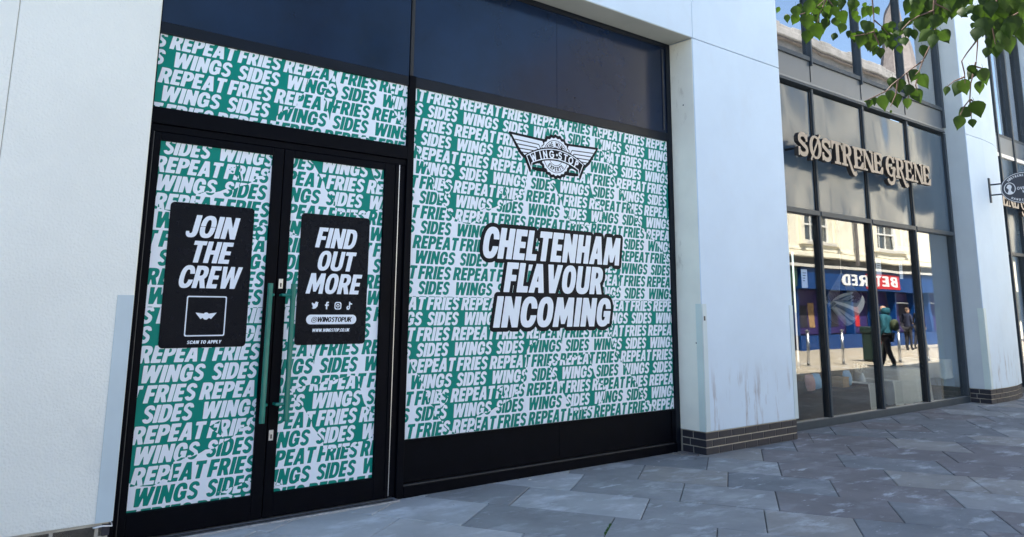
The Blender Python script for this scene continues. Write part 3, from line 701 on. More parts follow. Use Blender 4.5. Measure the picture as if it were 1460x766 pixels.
# ---- black notices on the doors
def rrect(x0, x1, z0, z1, r, k=6):
    P = []
    for cx, cz, a in ((x1-r, z1-r, 0), (x0+r, z1-r, 90), (x0+r, z0+r, 180), (x1-r, z0+r, 270)):
        for i in range(k+1): t = math.radians(a+90*i/k); P.append((cx+r*math.cos(t), cz+r*math.sin(t)))
    return P
def card_mat():
    m = M['vblack'].copy(); m.name = "smoked_black_film"; n = m.node_tree.nodes; l = m.node_tree.links
    mx = n.new("ShaderNodeMixShader"); tr = n.new("ShaderNodeBsdfTransparent"); mx.inputs[0].default_value = .045
    l.new(n["Principled BSDF"].outputs[0], mx.inputs[1]); l.new(tr.outputs[0], mx.inputs[2]); l.new(mx.outputs[0], n["Material Output"].inputs[0])
    return m
M['card'] = card_mat()
def card(x0, x1, z0, z1, door_o, name):
    P = rrect(x0, x1, z0, z1, .028); n = len(P); y0, y1 = YG-.0080, YG-.0065
    mb = MB().add([(x, y0, z) for x, z in P]+[(x, y1, z) for x, z in P], [list(range(n)), list(range(n, 2*n))[::-1]]+[(i, i+n, (i+1) % n+n, (i+1) % n) for i in range(n)])
    return mb.build(name, 'card', door_o)
YC = YG-.0095
C1 = card(1.398, 1.967, 1.165, 2.127, DL, "black_notice"); C2 = card(2.322, 2.890, 1.165, 2.127, DR, "black_notice")
def head(parent_z, lines, card_, x0, x1, z0, z1, nm="notice_lettering", c=.0022):
    f = Field(x0, x1, z0, z1, c)
    for t, xa, za, h, wd in lines: f.text(t, xa, za, h, wd, .2, track=.045, mg=.01)
    return f
# thing > part > sub-part only: notices hang on the door leaf, their lettering beside them under the leaf
f = head(0, [('JOIN', 1.505, 1.897, .152, .335), ('THE', 1.545, 1.727, .147, .265), ('CREW', 1.480, 1.557, .150, .402), ('SCAN TO APPLY', 1.573, 1.190, .022, .225)], C1, 1.40, 1.96, 1.17, 2.12)
f.poly(rrect(1.552, 1.817, 1.239, 1.505, .012), mg=.01); f.poly(rrect(1.560, 1.809, 1.247, 1.497, .009), 'sub', .01)
f.poly([(1.615, 1.395), (1.668, 1.388), (1.674, 1.366), (1.650, 1.352)]); f.poly([(1.755, 1.395), (1.702, 1.388), (1.696, 1.366), (1.720, 1.352)]); f.poly(sup(1.685, 1.372, .022, .024, 2))
f.mesh("notice_lettering", 'vwhite', DL, YC)
f = head(0, [('FIND', 2.440, 1.877, .152, .325), ('OUT', 2.458, 1.707, .147, .300), ('MORE', 2.385, 1.535, .150, .43), ('WWW.WINGSTOP.CO.UK', 2.452, 1.257, .024, .30)], C2, 2.325, 2.885, 1.17, 2.12)
# bird, f, camera, note icons
def P_(cx, cz, s, pts): return [(cx+a*s, cz+b*s) for a, b in pts]
f.poly(P_(2.465, 1.452, .024, [(-1, .8), (-.3, .35), (0, .5), (.1, .95), (.55, 1.05), (.85, .8), (1.2, .85), (.95, .5), (.9, -.3), (.3, -1), (-.4, -1.15), (-1.1, -.9), (-.5, -.7), (-.85, -.35), (-.6, -.3), (-1.1, .1), (-.85, .15), (-1.2, .55), (-.95, .5)]))
f.poly(P_(2.556, 1.449, .028, [(-.1, -1), (.3, -1), (.3, -.1), (.65, -.1), (.7, .3), (.3, .3), (.3, .6), (.7, .65), (.7, 1), (.1, 1), (-.1, .7), (-.1, .3), (-.4, .3), (-.4, -.1), (-.1, -.1)]))
f.poly(rrect(2.622, 2.678, 1.420, 1.476, .016)); f.poly(rrect(2.630, 2.670, 1.428, 1.468, .011), 'sub', .01); f.line(sup(2.650, 1.448, .010, .010, 2), .0032)
f.line(P_(2.742, 1.447, .028, [(.75, .55), (.3, .6), (.15, 1.), (.15, -.5), (-.1, -.85), (-.5, -.8), (-.6, -.4), (-.3, -.1)]), .0050)
pill = rrect(2.402, 2.808, 1.312, 1.382, .0345, 8); f.poly(pill, mg=.01)
sub = Field(2.325, 2.885, 1.17, 2.12, .0022); sub.text('@WINGSTOPUK', 2.440, 1.329, .036, .325, .2, track=.03, mg=.01)
f.F = np.maximum(f.F, -sub.F)
f.mesh("notice_lettering", 'vwhite', DR, YC)
# ---- CHELTENHAM FLAVOUR INCOMING
HL = [('CHELTENHAM', 3.990, 1.876, .268, 1.720), ('FLAVOUR', 4.240, 1.585, .255, 1.215), ('INCOMING', 4.130, 1.277, .262, 1.425)]
HX0, HX1, HZ0, HZ1 = 3.88, 5.90, 1.18, 2.24
wf = Field(HX0, HX1, HZ0, HZ1, .004)
for t, x, z, h, wd in HL: wf.text(t, x, z, h, wd, .17, track=.078, mg=.06)
bf = Field(HX0, HX1, HZ0, HZ1, .004); bf.F = wf.F-.041
bf.mesh("heading_outline", 'vblack', SFR, YG-.0062)
for (t, x, z, h, wd), in zip(HL):
    lf = Field(HX0, HX1, z-.02, z+h+.02, .004); lf.text(t, x, z, h, wd, .17, track=.078, mg=.02); lf.F -= .0045
    lf.mesh("heading_word", 'vwhite', SFR, YG-.0080)
# ---- winged emblem
E0 = (4.860, 2.890)
def EP(pts): return [(E0[0]+a/1000, E0[1]+b/1000) for a, b in pts]
def arcpts(xa, xb, n=24, up=0):      # banner arc heights (mm): centre high, drooping ends
    r = []
    for i in range(n+1):
        x = xa+(xb-xa)*i/n; r.append((x, 68+up-.00078*x*x))
    return r
sil = Field(4.24, 5.48, 2.63, 3.13, .003)
lw = [(-570, 148), (-160, 134), (-120, 60), (-180, -10), (-400, -60), (-450, -20), (-500, 50)]
rw = [(570, 148), (160, 134), (120, 60), (180, -10), (400, -60), (450, -20), (500, 50)]
gear = []
for i in range(44):
    a = 2*PI*i/44; rr = 212 if i % 2 else 196; gear.append((rr*math.cos(a), -8+rr*math.sin(a)))
tail = [(-330, -150), (-120, -150), (-60, -190), (60, -190), (120, -150), (330, -150), (238, -165), (-238, -165)]
band = arcpts(-392, 392, 24, 10)+[(322, -185)]+arcpts(318, -318, 20, -118)+[(-322, -185)]
for p in (lw, rw, gear, band, tail): sil.poly(EP(p), mg=.03)
sil.F = sil.F-.010
sil.mesh("emblem_backing", 'vblack', SFR, YG-.0060)
we = Field(4.24, 5.48, 2.63, 3.13, .0025)
we.poly(EP([(-545, 134), (-172, 121), (-140, 66), (-185, 0), (-385, -45), (-432, -8), (-485, 58)])); we.poly(EP([(545, 134), (172, 121), (140, 66), (185, 0), (385, -45), (432, -8), (485, 58)]))
for sg in (-1, 1):
    for p in ([(-505, 92), (-215, 82), (-185, 30)], [(-478, 52), (-240, 48), (-210, 5)], [(-450, 15), (-262, 14), (-236, -18)], [(-420, -18), (-285, -16)]):
        we.line(EP([(sg*a, b) for a, b in p]), .0046, 'sub', .006)
g2 = [(190*math.cos(2*PI*i/44)*(1 if i % 2 else .93), -8+190*math.sin(2*PI*i/44)*(1 if i % 2 else .93)) for i in range(44)]
we.line(EP(g2), .009, 'sub', .01); we.poly(EP(g2), mg=.01)
for rr, hw in ((158, .0030), (88, .0028)):
    we.line(EP(sup(0, -8, rr, rr, 2, 0, 360, 40)), hw, 'sub', .006)
def arc_text(f, txt, R_, a0, a1, h, mode, inward=False, hw=None, cz=-8):
    n = len(txt)
    for i, ch in enumerate(txt):
        if ch == ' ': continue
        a = math.radians(a0+(a1-a0)*(i/(n-1))); cx, cz_ = R_*math.cos(a), cz+R_*math.sin(a); wd, ops = TH[ch]
        th = (a-PI/2) if not inward else (a+PI/2)
        for op in ops:
            P = []
            for px, pz in op[1]:
                lx, lz = (px-wd/2)*h*.8, (pz-.5)*h; P.append((cx+lx*math.cos(th)-lz*math.sin(th), cz_+lx*math.sin(th)+lz*math.cos(th)))
            f.line(EP(P), (hw or .0042), mode, .008)
arc_text(we, 'THE WING', 123, 140, 40, 42, 'sub')
arc_text(we, 'EXPERTS', 123, 228, 312, 40, 'sub', inward=True)
we.poly(EP(band), 'sub', .01)
we.line(EP(arcpts(-366, 366, 24, -8)+[(305, -165)]+arcpts(300, -300, 20, -100)+[(-305, -165), (-366, -46)]), .0045, 'min', .008)
# wing-stop on the band
xs = [-268, -185, -128, -50, 15, 55, 122, 190, 262]
for ch, x in zip('WING.STOP', xs):
    wd, ops = TH[ch]; zb = 68-.00078*x*x-92; sl = -2*.00078*x; th = math.atan(sl); h = 66
    for op in ops:
        P = []
        for px, pz in op[1]:
            lx, lz = (px-wd/2)*h, pz*h; P.append((x+lx*math.cos(th)-lz*math.sin(th), zb+lx*math.sin(th)+lz*math.cos(th)))
        we.line(EP(P), .0075 if ch != '.' else .012, 'min', .012)
we.mesh("emblem_print", 'vwhite', SFR, YG-.0078)
# ================================================================== GREY CURTAIN-WALL SHOPFRONT
GS = thing("grey_shopfront", "tall grey framed glazed shopfront between the two white piers, street mirrored in its panes", "shopfront", (11.1, 5.42, 0))
GY = 5.44; MX = [8.262, 9.60, 11.00, 12.42, 13.82]
def gb(name, x0, x1, z0, z1, m='anthracite', y0=5.385, y1=5.50, bevel=.004): return box(name, m, GS, x0, x1, y0, y1, z0, z1, bevel)
gb("base_rail", 8.30, 13.86, 0, .092); gb("base_rail_trim", 8.30, 13.79, .0925, .099, 'anth_light', 5.40, 5.44, 0)
for i, x in enumerate(MX):
    a, b = (x-.023, x+.023) if 0 < i < 4 else ((8.292, 8.33) if i == 0 else (13.79, 13.862))
    gb("mullion", a, b, .0995, 4.448, y0=5.385)
    if 0 < i < 4:
        gb("mullion_gasket", a-.026, a-.0005, .10, 4.40, 'anth_dark', 5.405, 5.46, 0)
        gb("upper_mullion", a+.006, b-.006, 4.78, 7.2, y0=5.355)
        gb("spandrel_joint", x-.004, x+.004, 4.552, 4.779, 'anth_dark', 5.392, 5.41, 0)
    elif i == 4: gb("upper_mullion", a, b, 4.5525, 7.2, y0=5.365)
for i in range(4):
    a = MX[i]+(.024 if i else .07); b = MX[i+1]-.0245 if i < 3 else 13.789
    gb("transom_bar", a, b, 2.688, 2.752, y0=5.375)
    gb("glass_pane", a, b-.027, .100, 2.687, 'glass', GY, GY+.008, 0)
    gb("back_painted_panel", a, b-.027, 2.753, 4.400, 'midpanel', GY-.02, GY, .003)
    a2 = MX[i]+(.018 if i else .07); b2 = MX[i+1]-.0185 if i < 3 else 13.789
    gb("upper_glass_pane", a2, b2, 4.905, 7.14, 'glass_up', GY-.02, GY-.012, 0)
    gb("sill_bar", a2, b2, 4.842, 4.904, y0=5.37); gb("sill_bar", a2, b2, 7.141, 7.20, y0=5.37)
gb("head_rail", 8.30, 13.789, 4.4495, 4.480, 'anthracite', 5.36)
gb("head_rail_trim", 8.30, 13.789, 4.4805, 4.4885, 'anth_dark', 5.40, 5.45, 0)
gb("head_rail", 8.30, 13.789, 4.489, 4.518, 'anth_light', 5.37)
gb("spandrel_panel", 8.30, 13.789, 4.519, 4.841, 'spandrel', 5.40, 5.45, .002)
gb("upper_backing", 8.30, 13.86, 4.85, 7.2, 'plinth_in', 6.3, 6.35, 0)
# inside of the shop
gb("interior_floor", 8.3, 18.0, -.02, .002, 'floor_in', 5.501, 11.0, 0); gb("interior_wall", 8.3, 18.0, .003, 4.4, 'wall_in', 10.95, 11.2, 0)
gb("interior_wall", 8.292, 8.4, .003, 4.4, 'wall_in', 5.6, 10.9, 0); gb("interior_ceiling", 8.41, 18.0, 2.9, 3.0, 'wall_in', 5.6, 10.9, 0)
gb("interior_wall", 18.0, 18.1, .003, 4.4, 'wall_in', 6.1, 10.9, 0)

# fascia letters
SG = thing("fascia_sign", "raised bronze serif letters SØSTRENE GRENE fixed on the grey panels", "sign", (10.6, 5.22, 3.4))
M['bronze_front'] = M['bronze']
adv = [8.775, 9.045, 9.345, 9.60, 9.855, 10.165, 10.42, 10.73, None, 11.10, 11.40, 11.70, 11.985, 12.29]
sign_txt = 'SØSTRENE GRENE'
def serif_letter(ch, x, z, h, sx, parent, y, depth, c=.006):
    wd = SF[ch][0]
    f = Field(x-.03, x+(wd*sx+.35)*h, z-.45*h, z+1.15*h, c)
    f.op(lambda P: glyph_sdf(P, SF[ch], None, x, z, h, sx, 0), (x-.03, x+1.4*h, z-.5*h, z+1.2*h), 'min', .03)
    f.F -= .003
    return f.mesh("letter", ['bronze', 'bronze_side'], parent, y, depth)
for ch, x in zip(sign_txt, adv):
    if x is None: continue
    serif_letter(ch, x, 3.385, .300, 1.19, SG, 5.16, .06)
    MB().tube([(x+.12, 5.235, 3.50), (x+.12, 5.415, 3.50)], .014, 8).build("letter_fixing", 'anth_dark', SG)

# ================================================================== NEXT BAY
NB = thing("far_shopfront", "next grey glazed shopfront beyond the second white pier", "shopfront", (16.8, 5.5, 0))
def nb(name, x0, x1, z0, z1, m='anthracite', y0=5.44, y1=5.56, bevel=0): return box(name, m, NB, x0, x1, y0, y1, z0, z1, bevel)
nb("base_rail", 15.63, 18.03, 0, .092)
nx = [15.64, 16.42, 17.2, 18.01]
for i, x in enumerate(nx): nb("mullion", x-.03, x+.03, .093, 7.2, y0=5.42)
for i in range(3):
    a, b = nx[i]+.031, nx[i+1]-.031
    nb("transom_bar", a, b, 2.50, 2.56); nb("glass_pane", a, b, .093, 2.499, 'glass', 5.50, 5.508)
    nb("back_painted_panel", a, b, 2.561, 4.40, 'midpanel', 5.48, 5.50); nb("head_rail", a, b, 4.401, 4.47, 'sign_white'); nb("spandrel_panel", a, b, 4.471, 4.80, 'spandrel')
    nb("upper_glass_pane", a, b, 4.861, 7.2, 'glass_up', 5.50, 5.508); nb("sill_bar", a, b, 4.801, 4.86)
S2 = thing("fascia_sign", "far bronze serif letters half hidden beside the white pier, under the oval hanging sign", "sign", (16.6, 5.3, 3.4))
for ch, x in zip('ENEGRENE', [15.66, 15.92, 16.20, 16.55, 16.85, 17.15, 17.43, 17.70]):
    serif_letter(ch, x, 3.36, .298, 1.05, S2, 5.22, .06, .009)

# ================================================================== OVAL HANGING SIGN
OV = thing("hanging_sign", "charcoal oval hanging sign with white cameo head, bracketed off the white pier", "hanging sign", (14.6, YP, 3.5))
oc = (4.545, 3.500); ORX, ORZ = .335, .262
PX = lambda u, v, w_: (14.6+w_, -u, v)          # sign plane faces the viewer along -X
def oval(name, m, rx, rz, x0, x1):
    P = sup(0, 0, rx, rz, 2, 0, 360, 48)[:-1]; n = len(P)
    return MB().add([(x0, oc[0]-a, oc[1]+b) for a, b in P]+[(x1, oc[0]-a, oc[1]+b) for a, b in P], [list(range(n)), list(range(n, 2*n))[::-1]]+[(i, i+n, (i+1) % n+n, (i+1) % n) for i in range(n)]).build(name, m, OV)
oval("sign_board", 'sign_black', ORX, ORZ, 14.6, 14.64)
# lettering field in sign coordinates u = -y
f = Field(-oc[0]-.34, -oc[0]+.34, oc[1]-.27, oc[1]+.27, .0035)
u0 = -oc[0]
f.line(sup(u0, oc[1], ORX-.012, ORZ-.012, 2, 0, 360, 48), .004)
cu, cz = u0-.195, oc[1]
f.poly(sup(cu, cz, .088, .103, 2)); f.poly(sup(cu, cz, .076, .092, 2), 'sub')
f.poly(sup(cu-.005, cz+.028, .036, .042, 2)); f.poly([(cu-.045, cz-.088), (cu-.02, cz-.03), (cu-.02, cz), (cu+.02, cz), (cu+.015, cz-.035), (cu+.045, cz-.075), (cu+.02, cz-.09)]); f.poly([(cu-.03, cz+.05), (cu-.052, cz+.02), (cu-.035, cz+.005)])
def stext(t, u, z, h, hw=.0042):
    for ch in t:
        wd, ops = TH[ch]
        for op in ops: f.line([(u+a*h, z+b*h) for a, b in op[1]], hw, 'min', .006)
        u += (wd+.28)*h
stext('&', u0+.07, oc[1]+.085, .04); stext('ALL', u0+.035, oc[1]+.028, .042); stext('OVER THE', u0-.085, oc[1]-.030, .042); stext('WORLD', u0-.01, oc[1]-.088, .042)
def etext(t, a0, a1, h, top=True):
    n = len(t)
    for i, ch in enumerate(t):
        a = math.radians(a0+(a1-a0)*i/(n-1)); cx, cz2 = u0+(ORX-.055)*math.cos(a), oc[1]+(ORZ-.055)*math.sin(a)
        tx, tz = -(ORX-.055)*math.sin(a), (ORZ-.055)*math.cos(a); th = math.atan2(tz, tx)+(PI if top else 0)
        wd, ops = TH[ch]
        for op in ops: f.line([(cx+(px-wd/2)*h*math.cos(th)-(pz-.5)*h*math.sin(th), cz2+(px-wd/2)*h*math.sin(th)+(pz-.5)*h*math.cos(th)) for px, pz in op[1]], .0036, 'min', .006)
etext('SØSTRENE GRENE', 138, 42, .034); etext('HANDELSHUS', 232, 308, .032, False)
f.mesh("sign_lettering", 'sign_white', OV, 0, 0, plane=lambda u, v, w_: (14.598, -u, v))
box("wall_plate", 'anthracite', OV, 14.60, 14.64, YP-.030, YP-.006, 3.29, 3.72)
for z in (3.42, 3.60): box("bracket_arm", 'anthracite', OV, 14.61, 14.63, 4.84, YP-.031, z-.012, z+.012)

# stainless post at the far right edge
HP = thing("handrail_post", "polished steel handrail post just past the second white pier", "post", (15.78, 5.10, 0))
MB().tube([(15.78, 5.10, 0), (15.78, 5.10, .96)], .024, 14).build("post", 'steel', HP, smooth=True)
MB().lathe([(.0, .955), (.03, .965), (.036, 1.0), (.025, 1.03), (0, 1.04)], (15.78, 5.10, 0), 14).build("finial", 'steel', HP, smooth=True)
MB().lathe([(.07, .001), (.07, .012), (.03, .018)], (15.78, 5.10, 0), 16).build("base_flange", 'steel', HP)
MB().tube([(15.78, 5.10, .93), (16.5, 4.95, .93)], .018, 10).build("rail", 'steel', HP)

# ================================================================== WINDOW DISPLAY inside the grey shopfront
def cloth_mesh(x0, x1, y0, y1, z0, z1, nx_=16, fold=.03, seed=0):
    """cloth laid on a box: top sheet plus skirt with folds"""
    rr = random.Random(seed); mb = MB(); per = []
    n = 60; 
    for i in range(n):
        t = 4*i/n; s_, fr_ = int(t), t-int(t)
        c = [(x0, y0), (x1, y0), (x1, y1), (x0, y1), (x0, y0)]
        per.append((c[s_][0]+(c[s_+1][0]-c[s_][0])*fr_, c[s_][1]+(c[s_+1][1]-c[s_][1])*fr_, s_))
    cx, cy = (x0+x1)/2, (y0+y1)/2
    rings = []
    for k, zz in enumerate((z1, z1-.01, z1-(z1-z0)*.3, z1-(z1-z0)*.65, z0)):
        am = [0, .004, .4, .75, 1][k]*fold; ring = []
        for i, (x, y, s_) in enumerate(per):
            d = math.hypot(x-cx, y-cy); o = am*(math.sin(i*1.7+seed)+.6*math.sin(i*.9+2))+am*.8
            ring.append((x+(x-cx)/d*o, y+(y-cy)/d*o, zz+(rr.uniform(-.01, .02) if k == 4 else 0)))
        rings.append(ring)
    for r_ in rings: mb.v += r_
    for k in range(4):
        for i in range(n): j = (i+1) % n; mb.f.append([k*n+i, (k+1)*n+i, (k+1)*n+j, k*n+j]); mb.m.append(0)
    mb.f.append(list(range(n))); mb.m.append(0)
    return mb
M['linen'] = mat("grey_beige_linen", (.70, .68, .60), .9, .08, 20, .5, 200)
M['linen2'] = mat("pale_linen", (.80, .82, .78), .9, .05, 20, .5, 200)
M['stripe1'] = mat("dark_grey_canvas", (.22, .27, .28), .9, .1, 20); M['stripe2'] = mat("pale_beige_canvas", (.75, .73, .66), .9, .1, 20)
M['rope'] = mat("natural_rope", (.55, .50, .42), .9, .1, 60); M['card_brown'] = mat("brown_cardboard", (.35, .22, .11), .9, .1, 8)
M['pink'] = mat("dusty_pink_fabric", (.50, .28, .25), .9, .1, 20); M['ltblue'] = mat("light_blue_fabric", (.22, .42, .62), .9, .1, 20)
M['glazed'] = mat("white_glazed_ceramic", (.75, .75, .72), .2); M['petal'] = mat("white_petal", (.8, .78, .7), .8)
M['paper'] = mat("translucent_white_notice", (.72, .76, .84), .6); M['wood'] = mat("pale_beech_wood", (.42, .30, .17), .6, .15, 6, stretch=(1, 1, 6))
M['throw_w'] = mat("cream_woven_throw", (.8, .78, .68), .95, .05, 30); M['throw_g'] = mat("grey_woven_pattern", (.13, .14, .13), .95, .05, 30)
o = MB().box(9.0, 11.02, 5.62, 6.25, .004, .375).build("display_plinth", 'plinth_in', None, .006); tag(o, "low charcoal display plinth holding cushions and a vase behind the left panes", "plinth")
for i, (xa, xb) in enumerate(((10.98, 11.22), (11.72, 11.96))):
    t = MB()
    y = 5.60; P = [(xa, xb, y, .42), (xa+.01, xb+.01, y-.01, .30), (xa+.03, xb+.02, y, .18), (xa+.03, xb+.05, y-.005, .075)]
    th = thing("throw", ["cream throw with grey zigzag weave hanging off the end of the dark plinth", "cream throw with grey zigzag weave hanging in front of the linen covered table"][i], "throw", ((xa+xb)/2, y, .075))
    mb = MB()
    for k in range(len(P)): mb.v += [(P[k][0], P[k][2], P[k][3]), (P[k][1], P[k][2], P[k][3])]
    mb.v += [(xa, 6.1, .424), (xb, 6.1, .424)]
    mb.f = [[0, 2, 3, 1], [2, 4, 5, 3], [4, 6, 7, 5], [0, 1, 9, 8]]; mb.m = [0]*4
    mb.build("cloth", 'throw_w', th)
    zz = MB(); nr = 9
    for r_ in range(nr):
        z = .40-r_*.036; k = 6; pts = []
        for j in range(k+1):
            f_ = j/k; xx = xa+.012+(xb-xa-.02)*f_+(.42-z)*.08; pts.append((xx, z+(.014 if j % 2 else -.014)))
        for (ax, az), (bx, bz) in zip(pts[:-1], pts[1:]): zz.add([(ax, y-.016, az-.005), (bx, y-.016, bz-.005), (bx, y-.016, bz+.005), (ax, y-.016, az+.005)], [(0, 1, 2, 3)])
    zz.build("zigzag_weave", 'throw_g', th)
t = thing("linen_table", "low display table under a grey beige linen cloth behind the third pane", "table", (12.7, 6.1, 0))
cloth_mesh(12.25, 13.25, 5.75, 6.45, .03, .54, seed=1).build("tablecloth", 'linen', t, smooth=True); MB().box(12.3, 13.2, 5.8, 6.4, .50, .525).build("table_top", 'wood', t)
for x in (12.32, 13.16):
    for y in (5.82, 6.36): MB().box(x, x+.035, y, y+.035, .003, .499).build("leg", 'wood', t)
t = thing("dining_table", "pale cloth covered table with splayed wooden legs behind the right hand pane", "table", (14.2, 5.95, 0))
cloth_mesh(13.55, 14.75, 5.62, 6.30, .36, .66, seed=3, fold=.02).build("tablecloth", 'linen2', t, smooth=True)
MB().box(13.6, 14.7, 5.66, 6.26, .635, .655).build("table_top", 'wood', t)
for x, dx_ in ((13.7, -.1), (13.95, .1), (14.6, .1)):
    MB().tube([(x, 5.72, .63), (x+dx_, 5.70, .004)], .02, 8).build("leg", 'wood', t)
# cushions, box, vase
def cushion(x, y, z, w_, d, h, m, label, rot=0):
    mb = MB(); n = 10
    for i in range(n+1):
        for j in range(n+1):
            u, v = i/n*2-1, j/n*2-1; th_ = (1-abs(u)**3)*(1-abs(v)**3); k = 1-.08*(abs(u*v))
            a, b = u*w_/2*k, th_*d/2; c = v*h/2*k+h/2
            mb.v.append((x+a*math.cos(rot)-b*math.sin(rot), y+a*math.sin(rot)+b*math.cos(rot)*-1+.12*c, z+c))
    for i in range(n+1):
        for j in range(n+1):
            u, v = i/n*2-1, j/n*2-1; th_ = (1-abs(u)**3)*(1-abs(v)**3); k = 1-.08*(abs(u*v))
            a, b = u*w_/2*k, th_*d/2; c = v*h/2*k+h/2
            mb.v.append((x+a*math.cos(rot)+b*math.sin(rot)*-1, y+a*math.sin(rot)+b*math.cos(rot)+.12*c, z+c))
    N = (n+1)**2
    for i in range(n):
        for j in range(n):
            a = i*(n+1)+j; mb.f += [[a, a+n+1, a+n+2, a+1], [N+a, N+a+1, N+a+n+2, N+a+n+1]]; mb.m += [0, 0]
    return tag(mb.build("cushion", m, None, smooth=True), label, "cushion")
cushion(9.80, 5.78, .376, .22, .10, .22, 'pink', "dusty pink cushion at the left end of the dark display plinth")
cushion(10.12, 5.88, .376, .26, .10, .21, 'ltblue', "light blue cushion beside the pink one on the display plinth")
cushion(10.98-.05, 5.86, .376, .20, .10, .22, 'ltblue', "light blue cushion between the cardboard box and the vase")
b_ = thing("cardboard_box", "small brown cardboard box on the display plinth beside a blue cushion", "box", (10.72, 5.86, .376))
MB().box(10.63, 10.80, 5.78, 5.95, .376, .50).build("box_body", 'card_brown', b_, .003); MB().box(10.625, 10.805, 5.775, 5.955, .501, .515).build("box_lid", 'card_brown', b_, .003)
v_ = thing("vase", "clear white vase of white blossom on the display plinth behind the second pane", "vase", (11.40, 5.90, 0))
MB().box(11.25, 11.55, 5.80, 6.05, .003, .375).build("stand", 'plinth_in', v_)
MB().lathe([(.0, .376), (.045, .38), (.06, .43), (.03, .50), (.022, .53), (.028, .54)], (11.40, 5.9, 0), 16).build("vessel", 'glazed', v_, smooth=True)
mb = MB(); rf = random.Random(2)
for k in range(34):
    a = rf.uniform(0, 6.28); r_ = rf.uniform(.02, .13); c = Vector((11.40+r_*math.cos(a), 5.9+r_*math.sin(a)*.6, .60+rf.uniform(-.06, .07))); s_ = .014
    mb.add([c+Vector((-s_, 0, -s_)), c+Vector((s_, .01, -s_)), c+Vector((s_*1.2, 0, s_)), c+Vector((-s_, -.01, s_*1.2))], [(0, 1, 2, 3)]).add([c+Vector((0, -s_, -s_)), c+Vector((0, s_, -s_)), c+Vector((0, s_, s_))], [(0, 1, 2)])
mb.build("blossom", 'petal', v_)
mb = MB()
for k in range(7): a = k*.9; mb.tube([(11.40, 5.9, .50), (11.40+.05*math.cos(a), 5.9+.03*math.sin(a), .57), (11.40+.10*math.cos(a), 5.9+.06*math.sin(a), .63)], .002, 4)
mb.build("stem", 'twig', v_)
# hammock
hm = thing("hammock", "striped grey and beige hammock slung from ropes behind the second pane", "hammock", (11.4, 6.1, 1.2))
mb = MB(); nu, nv = 14, 14
for i in range(nu+1):
    for j in range(nv+1):
        u, v = i/nu, j/nv
        cx = 11.02+.78*u; sag = 4*(u-.5)**2; wdt = .10+.17*(1-sag)
        a = (v-.5)*PI*1.1
        mb.v.append((cx+.12*(v-.5), 6.1+math.sin(a)*wdt+.03*math.sin(v*30), 1.21+.40*abs(u-.42)**1.3*2.0+wdt*(1-math.cos(a))*1.1+.012*math.sin(v*25)))
for i in range(nu):
    for j in range(nv): a = i*(nv+1)+j; mb.f.append([a, a+nv+1, a+nv+2, a+1]); mb.m.append(j % 2)
mb.build("canvas", ['stripe1', 'stripe2'], hm, smooth=True)
for s_, (xe, ze) in enumerate(((11.00, 1.58), (11.84, 1.62))):
    mb = MB()
    for j in range(8):
        v = (j-3.5)/3.5; mb.tube([(xe, 6.1+v*.12, ze-.05), (11.38, 6.1, 2.02)], .004, 5)
    mb.build("rope_fan", 'rope', hm)
MB().tube([(11.38, 6.1, 2.0), (11.38, 6.1, 2.899)], .006, 6).build("hanging_rope", 'rope', hm)
# hanging price cards in the window
for i, (x, z, w_, h, lb) in enumerate(((9.30, 1.85, .14, .24, "white paper notice hanging behind the leftmost grey framed pane"), (11.33, 2.06, .15, .24, "wider white paper notice hanging behind the third pane"), (12.03, 2.06, .10, .27, "narrow white paper notice hanging at the right side of the third pane"))):
    nt_ = thing("hanging_notice", lb, "notice", (x, 5.49, z), "paper notices hanging in the shop window")
    MB().box(x-w_/2, x+w_/2, 5.49, 5.492, z-h/2, z+h/2).build("sheet", 'paper', nt_)
    f = Field(x-w_/2, x+w_/2, z-h/2, z+h/2, .004)
    for k in range(4): f.poly(R(x-w_*.3, z+h*.28-k*h*.14, x+w_*(.3-.08*k), z+h*.28-k*h*.14+.012), mg=.01)
    f.mesh("printed_line", 'throw_g', nt_, 5.4888)
for x in (9.0, 10.4, 11.9):      # bottle and jar shapes on a shelf deeper in
    pass
sh = thing("shelf_unit", "dark shelf unit with goods deep inside the shop, behind the left pane", "shelf", (9.6, 8.6, 0))
for z in (.5, 1.0, 1.5): MB().box(8.9, 10.6, 8.4, 8.8, z, z+.03).build("shelf", 'wood', sh)
for x in (8.87, 10.6): MB().box(x, x+.03, 8.4, 8.8, .003, 1.9).build("upright", 'wood', sh)
rg = random.Random(9)
for k in range(14):
    x = 9.0+(k % 7)*.22; z = (1.03 if k < 7 else .53); h = rg.uniform(.12, .3)
    j = MB().lathe([(.0, 0), (.05, .005), (.055, h*.6), (.02, h*.8), (.02, h)], (x, 8.6, z+.002), 12).build("jar", rg.choice(['glazed', 'ltblue', 'linen', 'card_brown']), None, smooth=True)
    tag(j, "%s jar, %s from the left on the %s shelf deep inside the shop" % (("tall" if h > .21 else "short"), ("first", "second", "third", "fourth", "fifth", "sixth", "seventh")[k % 7], "upper" if k < 7 else "lower"), "jar", "jars on the shelves inside the shop")

# ================================================================== OPPOSITE SIDE OF THE STREET (mirrored in the glass)
OY = -4.70
OB = thing("stucco_building", "sunlit cream stucco building with sash windows and cornice across the street, mirrored in the glass", "building", (31, OY, 0))
def ob(name, m, x0, x1, y0, y1, z0, z1, parent=None, bevel=0): return box(name, m, parent or OB, x0, x1, y0, y1, z0, z1, bevel)
OX0, OX1 = 19.0, 42.0
wins = []
xw = 22.0; k = 0
while xw < 40.5:
    wins.append(xw); xw += 5.6
zs = [(4.0, 5.35), (6.6, 8.3), (9.0, 10.0)]
